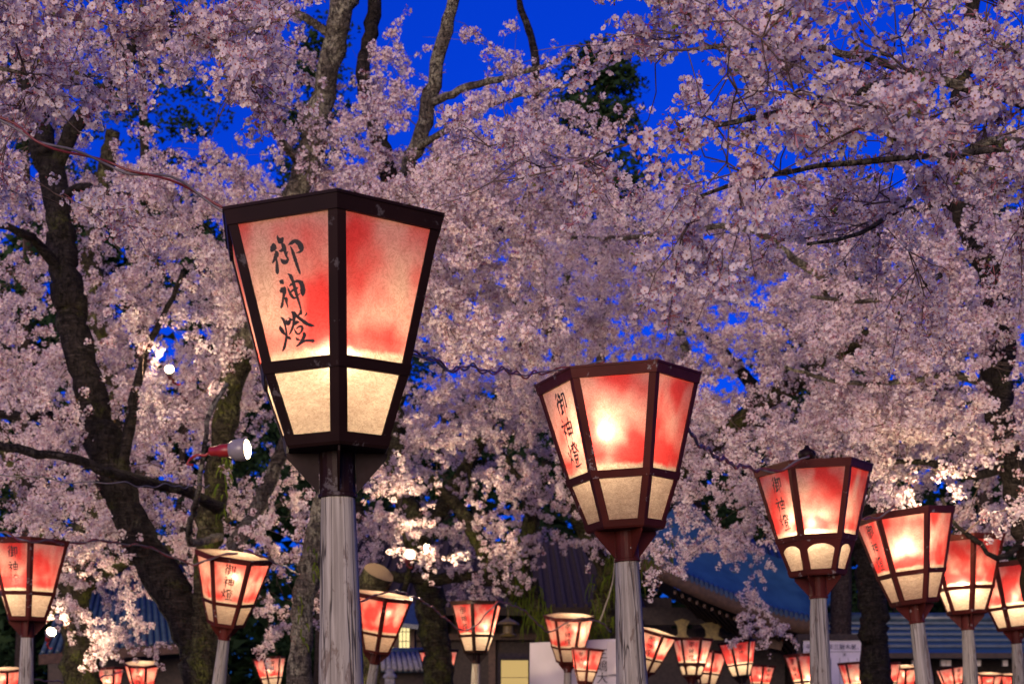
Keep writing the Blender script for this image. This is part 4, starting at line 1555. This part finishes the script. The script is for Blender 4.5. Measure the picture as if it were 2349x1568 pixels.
# --- sprays hanging in at the top left, close by
t8 = Tree(-1350, 5.2, "near cherry sprays hanging in at the upper left corner", M['bark_pale'], k=1.3)
t8.limb([(-1350, 2764, 5.2), (-1300, 1400, 5.2), (-1100, 200, 5.2), (-1000, -500, 5.2)], 0.16, 0.10, "trunk", 14)
t8.limb([(-1080, 250, 5.2), (-700, -60, 5.1), (-250, -190, 5.0), (150, -200, 5.0), (480, -140, 4.9), (800, -120, 4.9)], 0.06, 0.012)
t8.limb([(380, -165, 4.95), (420, -60, 4.9), (455, 20, 4.9), (478, 90, 4.9), (487, 118, 4.9)], 0.011, 0.004, n=18)
t8.limb([(-700, -60, 5.1), (-400, 60, 5.1), (-100, 130, 5.1), (60, 170, 5.1)], 0.02, 0.006, n=22)
t8.sprays([(-60, -60, 280, 90, 4.6, 5.4, 9), (380, 30, 620, 190, 4.7, 5.2, 9), (560, -40, 720, 120, 4.7, 5.2, 5), (-60, 120, 260, 330, 4.8, 5.6, 14), (-40, 330, 160, 420, 4.8, 5.6, 5), (560, 150, 700, 270, 4.9, 5.4, 5), (180, 420, 330, 520, 5.2, 5.8, 3)], size=0.78, twig_scale=0.85, gaps=False, dens=0.8)
t8.finish(200)

# --- the big dark leaning trunk on the left
t1 = Tree(505, 9.6, "cherry with a thick dark trunk leaning left, crossing the left third", M['bark_dark'], k=1.83)
t1.limb([(505, 2258, 9.6), (495, 1900, 9.6), (478, 1600, 9.6), (440, 1450, 9.6), (380, 1335, 9.6), (300, 1200, 9.6), (245, 1050, 9.6), (210, 920, 9.6), (175, 780, 9.6), (150, 650, 9.6), (138, 520, 9.65), (118, 400, 9.7), (80, 250, 9.8), (40, 100, 9.9), (10, -60, 10)], 0.150, 0.062, "trunk", 18, 0.045, pw=0.8)
t1.limb([(275, 1120, 9.55), (300, 960, 9.5), (318, 860, 9.45), (350, 770, 9.4), (392, 690, 9.4), (420, 620, 9.4)], 0.040, 0.012)
t1.limb([(245, 1000, 9.7), (170, 955, 9.8), (60, 950, 10), (-60, 955, 10.2)], 0.05, 0.025)
t1.limb([(150, 640, 9.6), (90, 560, 9.4), (40, 530, 9.2), (-60, 500, 9.1)], 0.04, 0.015)
t1.limb([(130, 470, 9.7), (180, 430, 9.4), (240, 440, 9.2), (330, 460, 9.0), (430, 520, 8.9)], 0.030, 0.008)
t1.limb([(118, 400, 9.7), (180, 280, 9.6), (260, 180, 9.5), (330, 60, 9.5), (380, -80, 9.6)], 0.05, 0.02)
t1.limb([(430, 1430, 9.6), (500, 1330, 9.9), (560, 1220, 10.1), (610, 1120, 10.2), (660, 1000, 10.3), (720, 880, 10.5)], 0.075, 0.030, bark=M['bark_pale'])
t1.sprays([(-40, 380, 520, 640, 8.6, 10.4, 74), (-40, 640, 560, 900, 8.8, 11, 65), (-40, 900, 420, 1150, 9, 11, 36), (130, 60, 560, 380, 9, 10.5, 22), (-40, 150, 200, 420, 9, 10.5, 29), (300, 1080, 720, 1300, 9.2, 10.6, 26), (0, 1120, 320, 1240, 9.2, 10.6, 17), (500, 560, 620, 760, 8.8, 10, 12)], dens=0.92)
t1.finish(260)

# --- the mossy trunk whose upper half shows above the nearest lantern
t2 = Tree(465, 11.6, "cherry with a pale lichened trunk rising above the largest lantern", M['bark_pale'], k=1.5)
t2.limb([(465, 2155, 11.6), (468, 1700, 11.6), (472, 1400, 11.6), (480, 1220, 11.6), (505, 1040, 11.6), (530, 900, 11.6), (555, 780, 11.6)], 0.105, 0.085, "trunk", 18, 0.05, bark=M['bark_moss'])
t2.limb([(553, 790, 11.6), (600, 650, 11.5), (655, 500, 11.4), (705, 370, 11.3), (735, 240, 11.2), (765, 110, 11.1), (795, -20, 11), (815, -120, 11)], 0.098, 0.080, "trunk", 18, 0.04)
t2.limb([(700, 390, 11.3), (660, 340, 11.0), (600, 260, 10.7), (560, 200, 10.5), (500, 170, 10.4)], 0.035, 0.010)
t2.limb([(600, 650, 11.5), (660, 560, 11.2), (740, 480, 10.9), (830, 430, 10.6), (950, 420, 10.4)], 0.040, 0.012)
t2.limb([(770, 90, 11.1), (700, 40, 11.0), (640, 10, 10.9), (560, -10, 10.8)], 0.035, 0.012)
t2.limb([(500, 1165, 11.4), (430, 1128, 11.0), (360, 1112, 10.6), (260, 1085, 10.2), (150, 1048, 10.0), (60, 1035, 10.0), (-60, 1010, 10.0)], 0.045, 0.026, bark=M['bark_dark'])
t2.limb([(505, 1230, 11.5), (435, 1240, 9.6), (455, 1130, 8.6), (468, 1040, 8.45), (480, 950, 8.5), (520, 880, 8.6)], 0.030, 0.012)
t2.sprays([(520, 200, 760, 420, 10.0, 11.9, 20), (480, 380, 1020, 480, 9.6, 12, 38), (520, 470, 640, 800, 11.6, 12.6, 18), (560, 740, 1000, 1000, 11.8, 13, 15), (560, 20, 700, 200, 10.4, 11.6, 11), (230, 780, 560, 1000, 11.6, 13.0, 32)], dens=0.92)
t2.finish(200)

# --- slimmer trunk right of it, its foot behind the nearest post
t3 = Tree(690, 13.6, "cherry whose mossy foot shows beside the nearest post and crown above it", M['bark_pale'], k=1.2)
t3.limb([(690, 2082, 13.6), (688, 1700, 13.6), (690, 1450, 13.6), (712, 1300, 13.6), (745, 1150, 13.6), (790, 900, 13.5), (850, 650, 13.4), (905, 480, 13.3), (955, 330, 13.2), (985, 230, 13.2), (1010, 120, 13.1), (1040, -10, 13), (1055, -120, 13)], 0.120, 0.050, "trunk", 18, 0.05)
t3.limb([(905, 480, 13.3), (890, 400, 13.5), (860, 290, 13.7), (830, 180, 13.9), (850, 60, 14), (870, -80, 14)], 0.085, 0.055, bark=M['bark_dark'])
t3.limb([(985, 240, 13.2), (1060, 205, 12.8), (1150, 180, 12.4), (1250, 150, 12.0), (1330, 110, 11.8)], 0.036, 0.012)
t3.limb([(950, 340, 13.2), (1040, 290, 12.7), (1120, 240, 12.3), (1230, 210, 12.0), (1340, 190, 11.8)], 0.034, 0.010)
t3.limb([(840, 690, 13.42), (980, 640, 13.7), (1120, 560, 13.9), (1205, 460, 14.1), (1245, 370, 14.2), (1230, 260, 14.4), (1225, 120, 14.6), (1190, 0, 14.8), (1180, -80, 14.9)], 0.055, 0.03, bark=M['bark_dark'])
t3.sprays([(860, 180, 1340, 330, 11.4, 13.6, 22), (860, 300, 1400, 520, 11.2, 13.8, 82), (760, 60, 900, 320, 12.4, 13.8, 18), (1000, 40, 1240, 160, 11.8, 13.2, 6), (960, 460, 1240, 800, 12, 14.5, 70)], dens=0.92)
t3.finish(200)

# --- cherry over the shrine, lower middle
t4 = Tree(1290, 17.5, "low cherry with ferny forked trunks over the glowing lamp, lower middle", M['bark_moss'], k=1.56)
t4.limb([(1290, 1988, 17.5), (1285, 1700, 17.5), (1262, 1480, 17.5), (1225, 1400, 17.5), (1165, 1340, 17.3), (1120, 1290, 17.1), (1075, 1200, 17.0), (1030, 1140, 16.9), (985, 1100, 16.8)], 0.15, 0.06, "trunk", 16, 0.05)
t4.limb([(1225, 1400, 17.5), (1200, 1310, 17.4), (1208, 1240, 17.3), (1222, 1170, 17.2), (1232, 1120, 17.1), (1255, 1060, 17.0)], 0.13, 0.055)
t4.limb([(1220, 1180, 17.2), (1200, 1120, 17.0), (1180, 1085, 16.9), (1150, 1040, 16.8)], 0.07, 0.03)
t4.limb([(1110, 1270, 17.1), (1095, 1190, 17.3), (1085, 1120, 17.4), (1070, 1060, 17.4)], 0.06, 0.03)
t4.limb([(1150, 1330, 17.3), (1060, 1320, 17.0), (980, 1330, 16.8), (900, 1320, 16.7), (845, 1330, 16.7)], 0.075, 0.05)
t4.limb([(925, 1360, 16.7), (938, 1300, 16.5), (930, 1240, 16.4), (915, 1190, 16.4)], 0.035, 0.014)
t4.sprays([(820, 1080, 1320, 1220, 15.4, 18, 65), (820, 1200, 1240, 1300, 15.4, 17.8, 50), (900, 880, 1330, 1090, 15.5, 18, 62), (1240, 1180, 1500, 1290, 15.6, 17.6, 16), (1020, 1290, 1200, 1360, 15.8, 17.2, 10)], dens=0.9)
t4.finish(220)

# --- big mossy trunk behind the second post; crown of the middle right
t5 = Tree(1420, 15.5, "wide cherry behind the second lantern whose crown fills the centre right", M['bark_moss'], k=1.76)
t5.limb([(1425, 2030, 15.5), (1415, 1700, 15.5), (1395, 1480, 15.5), (1385, 1390, 15.5), (1420, 1300, 15.3), (1480, 1200, 15.0), (1560, 1080, 14.5), (1650, 1000, 14.0), (1785, 902, 13.4), (1913, 822, 12.8), (1990, 770, 12.4), (2080, 690, 12)], 0.20, 0.042, "trunk", 18, 0.05, pw=0.8)
t5.limb([(1400, 1330, 15.4), (1330, 1200, 15.2), (1290, 1060, 15.0), (1270, 900, 14.8), (1280, 760, 14.6), (1300, 620, 14.4)], 0.075, 0.03)
t5.limb([(1560, 1080, 14.5), (1580, 900, 14.2), (1560, 760, 13.9), (1500, 640, 13.6), (1420, 580, 13.3), (1310, 545, 13.0)], 0.055, 0.02, bark=M['bark_pale'])
t5.limb([(1890, 640, 11.4), (1830, 600, 11.3), (1760, 545, 11.2), (1690, 520, 11.1), (1580, 525, 11.0), (1450, 545, 10.9), (1310, 545, 10.8)], 0.030, 0.011, bark=M['bark_pale'])
t5.limb([(1913, 822, 12.8), (1900, 720, 12.0), (1890, 640, 11.4)], 0.036, 0.03, bark=M['bark_pale'])
t5.limb([(1280, 780, 14.6), (1200, 700, 14.2), (1100, 640, 13.8), (1000, 600, 13.5)], 0.05, 0.015)
t5.limb([(1700, 965, 13.8), (1820, 980, 13.2), (1960, 960, 12.8), (2100, 900, 12.4)], 0.028, 0.010)
t5.sprays([(1000, 560, 1420, 800, 12.5, 15, 70), (1260, 460, 1640, 640, 10.4, 13.5, 62), (1500, 560, 1900, 860, 10.8, 13.8, 95), (1280, 640, 1560, 830, 12, 14.5, 55), (940, 780, 1330, 960, 13.5, 15.6, 55), (1600, 440, 1980, 600, 10.6, 12.6, 50), (1560, 840, 1960, 1040, 12.0, 14.6, 52), (1240, 780, 1560, 830, 13, 15, 12)], dens=0.92)
t5.finish(260)

# --- tree at the right edge
t6 = Tree(2440, 11.0, "cherry with its dark trunk at the right edge, crown above the small lanterns", M['bark_dark'], k=1.4)
t6.limb([(2440, 2180, 11.0), (2420, 1700, 11.0), (2380, 1300, 11.0), (2330, 1080, 11.0), (2292, 950, 11.0), (2292, 820, 11.0), (2290, 700, 11.0), (2255, 590, 11.0), (2215, 500, 11.0), (2190, 400, 11.1), (2200, 250, 11.3), (2230, 50, 11.5), (2240, -80, 11.5)], 0.15, 0.05, "trunk", 16, 0.05)
t6.limb([(2292, 900, 11.0), (2200, 860, 10.8), (2100, 870, 10.6), (2000, 880, 10.4), (1900, 870, 10.3), (1800, 840, 10.2)], 0.028, 0.010, bark=M['bark_pale'])
t6.limb([(2240, 560, 11), (2140, 640, 10.8), (2050, 680, 10.6), (1960, 690, 10.5), (1860, 680, 10.4)], 0.030, 0.011, bark=M['bark_pale'])
t6.limb([(2320, 1060, 11.0), (2230, 1090, 10.9), (2120, 1060, 10.8), (2000, 1060, 10.7), (1900, 1040, 10.6)], 0.035, 0.010)
t6.limb([(2200, 450, 11), (2100, 480, 10.8), (2000, 500, 10.6), (1880, 480, 10.5)], 0.04, 0.012)
t6.limb([(2360, 1230, 11), (2290, 1280, 10.8), (2240, 1240, 10.7), (2190, 1200, 10.6), (2160, 1140, 10.5)], 0.026, 0.010)
t6.sprays([(1900, 560, 2390, 800, 10, 12, 74), (1900, 780, 2390, 1000, 10, 12, 74), (2020, 980, 2390, 1150, 10, 12, 43), (1640, 900, 2040, 1040, 11, 13, 36), (1980, 430, 2390, 600, 10, 12, 41), (2120, 1130, 2390, 1230, 10.4, 12, 14), (1490, 1060, 1740, 1270, 12.5, 15, 43), (1700, 1040, 1900, 1160, 13, 16, 12), (1700, 1330, 1800, 1480, 16, 19, 5)], dens=0.92)
t6.finish(260)

# --- cherries farther back that close the gaps
t9 = Tree(180, 17.5, "farther cherry glowing pale low on the left behind the dark trunk", M['bark_moss'], k=1.42)
t9.limb([(180, 1988, 17.5), (190, 1600, 17.5), (170, 1300, 17.5), (230, 1150, 17.5), (250, 900, 17.4), (210, 600, 17.3), (260, 300, 17.2)], 0.22, 0.08, "trunk", 14)
t9.limb([(170, 1320, 17.5), (80, 1200, 17.3), (20, 1050, 17.2), (-30, 900, 17.0)], 0.12, 0.05)
t9.limb([(185, 1350, 17.5), (300, 1280, 17.2), (420, 1250, 17), (540, 1180, 16.8)], 0.10, 0.03)
t9.sprays([(-40, 420, 560, 760, 16.2, 18.8, 66), (-40, 760, 620, 1020, 16.0, 18.8, 79), (-40, 1000, 500, 1200, 16, 18.8, 37), (60, 1220, 480, 1420, 15.5, 17.5, 39), (120, 1400, 440, 1500, 15.6, 17.4, 13), (560, 1040, 740, 1240, 16, 18, 13), (480, 1250, 740, 1480, 16, 18, 15)], dens=1.0)
t9.finish(200)
t10 = Tree(1010, 21.5, "farther cherry filling the space behind the largest lantern", M['bark_moss'], k=1.32)
t10.limb([(1010, 1927, 21.5), (1000, 1500, 21.5), (960, 1250, 21.5), (900, 1000, 21.4), (940, 700, 21.3), (1000, 400, 21.2)], 0.25, 0.08, "trunk", 14)
t10.limb([(960, 1250, 21.5), (1080, 1050, 21.2), (1180, 850, 21), (1250, 650, 20.8)], 0.12, 0.04)
t10.limb([(900, 1010, 21.4), (780, 850, 21.2), (700, 650, 21), (640, 480, 20.8)], 0.12, 0.04)
t10.sprays([(540, 420, 1000, 640, 20, 23, 44), (940, 480, 1400, 900, 20, 23, 87), (880, 880, 1380, 1120, 20, 23, 64), (520, 640, 760, 1000, 19, 22, 32)], dens=1.1)
t10.finish(200)
t11 = Tree(2020, 19.5, "farther cherry behind the right hand lanterns", M['bark_dark'], k=1.4)
t11.limb([(2020, 1955, 19.5), (2010, 1600, 19.5), (1990, 1300, 19.5), (1930, 1100, 19.4), (1900, 850, 19.3), (1940, 550, 19.2)], 0.22, 0.08, "trunk", 14)
t11.limb([(1960, 1200, 19.5), (2100, 1000, 19.2), (2200, 800, 19), (2300, 600, 18.8)], 0.12, 0.04)
t11.limb([(1930, 1100, 19.4), (1780, 950, 19.2), (1650, 800, 19), (1520, 700, 18.8)], 0.12, 0.04)
t11.sprays([(1400, 440, 2000, 760, 18, 21, 90), (1960, 480, 2390, 800, 18, 21, 69), (1980, 800, 2390, 1130, 18, 21, 66), (1500, 760, 1980, 1040, 18, 21, 66), (1960, 1080, 2060, 1140, 18, 20, 5), (2180, 1120, 2390, 1260, 17, 19, 14)], dens=1.0)
t11.finish(200)
print("CLUSTERS", TOTAL)

# ------------------------------------------------------------------ sawn-off trunk, ferns on the trunks
sp = empty("sawn_stump", ground_at(830, 23.5))
tag(sp, "sawn off mossy trunk with a pale cut face above a lantern", "tree stump")
pth = spline([ground_at(830, 23.5), P(828, 1600, 23.5), P(832, 1440, 23.5), P(845, 1370, 23.5), P(868, 1316, 23.4)], 40)
b = MB(); b.tube(pth, np.linspace(0.36, 0.235, 40), 16, wob=0.04, cap=False); b.build("trunk", M['bark_moss'], sp, smooth=True, shift=np.array(sp.location))
def mat_cut():
    t = NT("sawn_wood")
    v = t.obj()
    ln = t.n("VectorMath", operation='LENGTH')
    t.l(v, ln.inputs[0])
    ringn = t.math('SINE', t.math('MULTIPLY', t.math('ADD', ln.outputs["Value"], t.math('MULTIPLY', t.noise(v, 9, 4), 0.05)), 320.0))
    c = t.mix(t.step(ringn, -0.6, 0.9), (0.15, 0.105, 0.06), (0.24, 0.18, 0.11))
    return t.done(t.pbsdf(c, 0.85))
d = pth[-1] - pth[-3]
m3 = rot_to(d + np.array([0.03, -0.10, 0.0]))
b = MB()
b.add([m3 @ np.array([0.236 * math.cos(a), 0.236 * math.sin(a), 0.008]) for a in np.arange(18) / 18 * 2 * np.pi] + [m3 @ np.array([0.236 * math.cos(a), 0.236 * math.sin(a), -0.05]) for a in np.arange(18) / 18 * 2 * np.pi], [tuple(range(18))] + [(k, 18 + k, 18 + (k + 1) % 18, (k + 1) % 18) for k in range(18)])
b.build("cut_face", mat_cut(), sp, loc=pth[-1] - np.array(sp.location))


def ferns(tree, spots, per=26, L=(0.12, 0.34)):
    b = MB()
    for (u, v, Y, ru, rv) in spots:
        for _ in range(per):
            q = P(u + rng.uniform(-ru, ru), v + rng.uniform(-rv, rv), Y * tree.k)
            l = rng.uniform(*L) * (1.0 if tree.k < 1.4 else 1.15)
            side = rng.uniform(-1, 1)
            pts = np.array([q, q + np.array([side * 0.35 * l, -0.25 * l, 0.10 * l]), q + np.array([side * 0.6 * l, -0.35 * l, -0.35 * l]), q + np.array([side * 0.7 * l, -0.35 * l, -0.9 * l])])
            w = 0.010
            vv = []
            for k, p in enumerate(pts):
                ww = w * (1, 1, 0.8, 0.15)[k]
                vv += [p + np.array([-ww, 0, 0]), p + np.array([ww, 0, 0])]
            b.add(vv, [(0, 1, 3, 2), (2, 3, 5, 4), (4, 5, 7, 6)])
    o = b.build("ferns", M['fern'], tree.root, shift=tree.base)
    o["kind"] = "stuff"


ferns(t4, [(1190, 1330, 17.25, 14, 60), (1225, 1390, 17.25, 26, 50), (1255, 1450, 17.2, 24, 60), (1140, 1270, 16.95, 20, 30), (1175, 1240, 17.1, 8, 30)], 46)
ferns(t5, [(1385, 1400, 15.15, 40, 80), (1430, 1300, 15.0, 40, 40), (1500, 1270, 14.8, 40, 30), (1360, 1480, 15.1, 20, 60)], 60, (0.12, 0.32))
ferns(t2, [(520, 1060, 11.4, 8, 40), (515, 1140, 11.4, 8, 40), (478, 1260, 11.4, 8, 30)], 12, (0.06, 0.14))
ferns(t3, [(720, 1290, 13.4, 8, 40), (690, 1420, 13.4, 10, 60)], 10, (0.06, 0.12))

# ------------------------------------------------------------------ clamp lamps that light the blossom
M['lamp_red'] = mat_simple("red_lamp_holder", (0.28, 0.02, 0.018), 0.35, 0.15, 20, 0.05)
M['lamp_white'] = mat_simple("frosted_reflector", (0.26, 0.24, 0.24), 0.3, 0.08, 10, 0.03)
M['lamp_glow'] = mat_emit("lit_lamp_glass", (1.0, 0.80, 0.45), 28.0)


def clamp_lamp(u, v, Y, aim, watts, label, r=0.075, bare=True):
    o = P(u, v, Y)
    aim = np.asarray(aim, float)
    aim /= np.linalg.norm(aim)
    q = Vector((0, 0, 1)).rotation_difference(Vector(aim)).to_euler()
    root = empty("clamp_lamp", o, q)
    tag(root, label, "lamp", "clamp lamps lighting the blossom")
    k = r / 0.075
    b = MB(); b.lathe([(0.028 * k, -0.26 * k), (0.033 * k, -0.25 * k), (0.036 * k, -0.20 * k), (0.044 * k, -0.19 * k), (0.046 * k, -0.11 * k), (0.038 * k, -0.10 * k)], 16); b.build("holder", M['lamp_red'], root, smooth=True)
    b = MB(); b.lathe([(0.036 * k, -0.125 * k), (0.052 * k, -0.118 * k), (0.070 * k, -0.085 * k), (0.078 * k, -0.045 * k), (0.076 * k, -0.012 * k), (0.066 * k, 0.002 * k)], 20); b.build("bulb", M['lamp_white'], root, smooth=True)
    b = MB(); b.lathe([(0.0665 * k, 0.003 * k), (0.058 * k, 0.014 * k), (0.038 * k, 0.022 * k), (0.01 * k, 0.026 * k)], 20); b.build("lit_glass", M['lamp_glow'], root, smooth=True)
    b = MB()
    b.tube([(0, 0, -0.25 * k), (0.03, 0, -0.29 * k), (0.02, 0, -0.35 * k), (0.05, 0, -0.40 * k)], 0.012, 8)
    b.tube([(0.05, 0, -0.40 * k), (0.09, 0.01, -0.43 * k), (0.10, 0.0, -0.38 * k)], 0.010, 8)
    b.build("clamp", M['lamp_red'], root, smooth=True)
    ld = bpy.data.lights.new("clamp_lamp_light", 'POINT' if bare else 'SPOT')
    ld.energy = watts
    ld.color = (1.0, 0.74, 0.46)
    if not bare:
        ld.spot_size = R(150)
        ld.spot_blend = 0.6
    ld.shadow_soft_size = 0.06
    lo = bpy.data.objects.new("clamp_lamp_light", ld)
    COL.objects.link(lo)
    lo.parent = root
    lo.location = (0, 0, (0.16 if bare else 0.05) * k)
    lo.rotation_euler = (math.pi, 0, 0)
    return root


clamp_lamp(565, 1030, 12.6, (1, -0.10, 0.04), 260, "red clamp lamp on the mossy trunk, seen from the side", 0.088, False)
clamp_lamp(388, 846, 16.2, (0.15, -1, 0.35), 55, "lamp shining straight out of the blossom beside the dark trunk", 0.052)
clamp_lamp(940, 1270, 22.0, (0.25, -0.9, 0.35), 420, "glaring lamp in the blossom above the sawn stump", 0.07)
clamp_lamp(118, 1447, 21.2, (0.45, -0.7, 0.45), 200, "glaring lamp just beside the lantern at the left edge", 0.068)
clamp_lamp(2150, 1195, 14.4, (-0.1, -0.8, 0.6), 70, "lamp hidden in blossom above the half hidden lantern", 0.08)

# ------------------------------------------------------------------ cables from lantern to lantern
def cable(pts, label, r=0.005, twist=0.0065, pitch=0.34, cat="cable", mats=('cable_red', 'cable_grey')):
    p = np.array([P(*q) for q in pts])
    ln = np.linalg.norm(np.diff(p, axis=0), axis=1).sum()
    n = max(24, int(ln / 0.03))
    q = spline(p, n)
    root = empty("electric_cable", q[0])
    tag(root, label, cat, "cables strung between the lanterns")
    s = np.linspace(0, ln, n)
    ph = s / pitch * 2 * np.pi + 0.7 * np.sin(s * 3.1)
    off = np.stack([np.cos(ph) * 0.4, np.cos(ph) * 0.6, np.sin(ph)], 1) * twist
    wig = np.stack([0 * s, 0 * s, 0.010 * np.sin(s * 9) + 0.007 * np.sin(s * 21 + 1)], 1)
    for k, (m, sg_) in enumerate(zip(mats, (1, -1))):
        b = MB()
        b.tube(q + wig + off * sg_, r, 6)
        b.build("strand", M[m], root, smooth=True, shift=q[0])
    return root


D = lambda size: 5.34 * 570 / size
cable([(-260, 200, 4.9), (0, 277, 5.0), (90, 315, 5.0), (185, 352, 5.05), (255, 378, 5.1), (300, 396, 5.1), (390, 420, 5.15), (460, 448, 5.2), (530, 483, 5.2)], "red and grey cable running from the upper left to the largest lantern", 0.0042)
cable([(936, 812, 5.3), (985, 826, 5.5), (1040, 842, 5.8), (1110, 847, 6.4), (1180, 855, 7.0), (1245, 857, 7.5), (1300, 846, 7.6), (1345, 832, 7.55), (1385, 824, 7.5)], "twisted cable between the largest and the second lantern", 0.0042)
cable([(1575, 985, 7.9), (1605, 1018, 8.4), (1650, 1050, 9.2), (1700, 1070, 10), (1745, 1076, 10.5), (1790, 1080, 10.4), (1830, 1062, 10.4), (1856, 1047, 10.4)], "red cable between the second and the arched lantern", 0.007)
cable([(2004, 1110, 10.9), (1985, 1150, 11.6), (1975, 1185, 12.2), (2010, 1190, 12.5), (2035, 1172, 12.5), (2052, 1158, 12.5)], "short cable between the arched and the leaning lantern", 0.007)
cable([(-80, 1235, 14.3), (0, 1222, 14.4), (30, 1226, 14.4), (62, 1240, 14.3), (158, 1243, 14.8), (250, 1242, 15.2), (350, 1258, 15.9), (430, 1290, 16.2), (452, 1296, 16.2), (495, 1274, 16.1), (545, 1266, 16.1)], "cable from the left edge lantern to the one under the dark trunk", 0.008)
cable([(560, 1262, 16.1), (625, 1286, 16.4), (690, 1318, 17.5), (760, 1360, 18.6), (830, 1376, 19.4), (868, 1362, 19.6), (905, 1354, 19.7)], "cable passing behind the nearest post above the lower lanterns", 0.008)
cable([(905, 1354, 19.7), (945, 1366, 20.2), (985, 1388, 21), (1030, 1425, 22), (1062, 1445, 22.4), (1090, 1436, 22.5), (1115, 1405, 22.6), (1142, 1380, 22.7)], "drooping cable crossing the lantern between stump and screen", 0.009)
cable([(1142, 1380, 22.7), (1180, 1388, 23.2), (1212, 1408, 23.6), (1240, 1436, 24), (1258, 1448, 24.3), (1290, 1432, 24.3), (1330, 1418, 24.3), (1372, 1424, 24.6), (1400, 1446, 25)], "cable sagging to the lantern over the white sign board", 0.009)
cable([(70, 1556, 30), (140, 1562, 31), (210, 1556, 33), (285, 1538, 34.5)], "thin cable between the small lower left lanterns", 0.010)
cable([(-40, 1090, 8.6), (120, 1098, 8.8), (280, 1110, 9.2), (400, 1114, 10), (480, 1112, 11)], "pale support wire running to the trunks at the left", 0.004, 0.0, 0.2, mats=('rope',))
cable([(1412, 1262, 25), (1405, 1330, 24.9), (1390, 1385, 24.9), (1374, 1425, 24.9)], "pale hanging rope beside the second post", 0.012, 0.0, 0.2, mats=('rope',))

# knob on the arched lantern
kb = empty("wire_knob", P(1850, 1050, 10.55))
tag(kb, "small dark glass knob on top of the arched lantern", "knob")
b = MB(); b.lathe([(0.035, -0.02), (0.055, 0.0), (0.062, 0.025), (0.05, 0.05), (0.02, 0.065), (0.012, 0.085)], 14); b.build("cap", M['frame_dark'], kb, smooth=True)
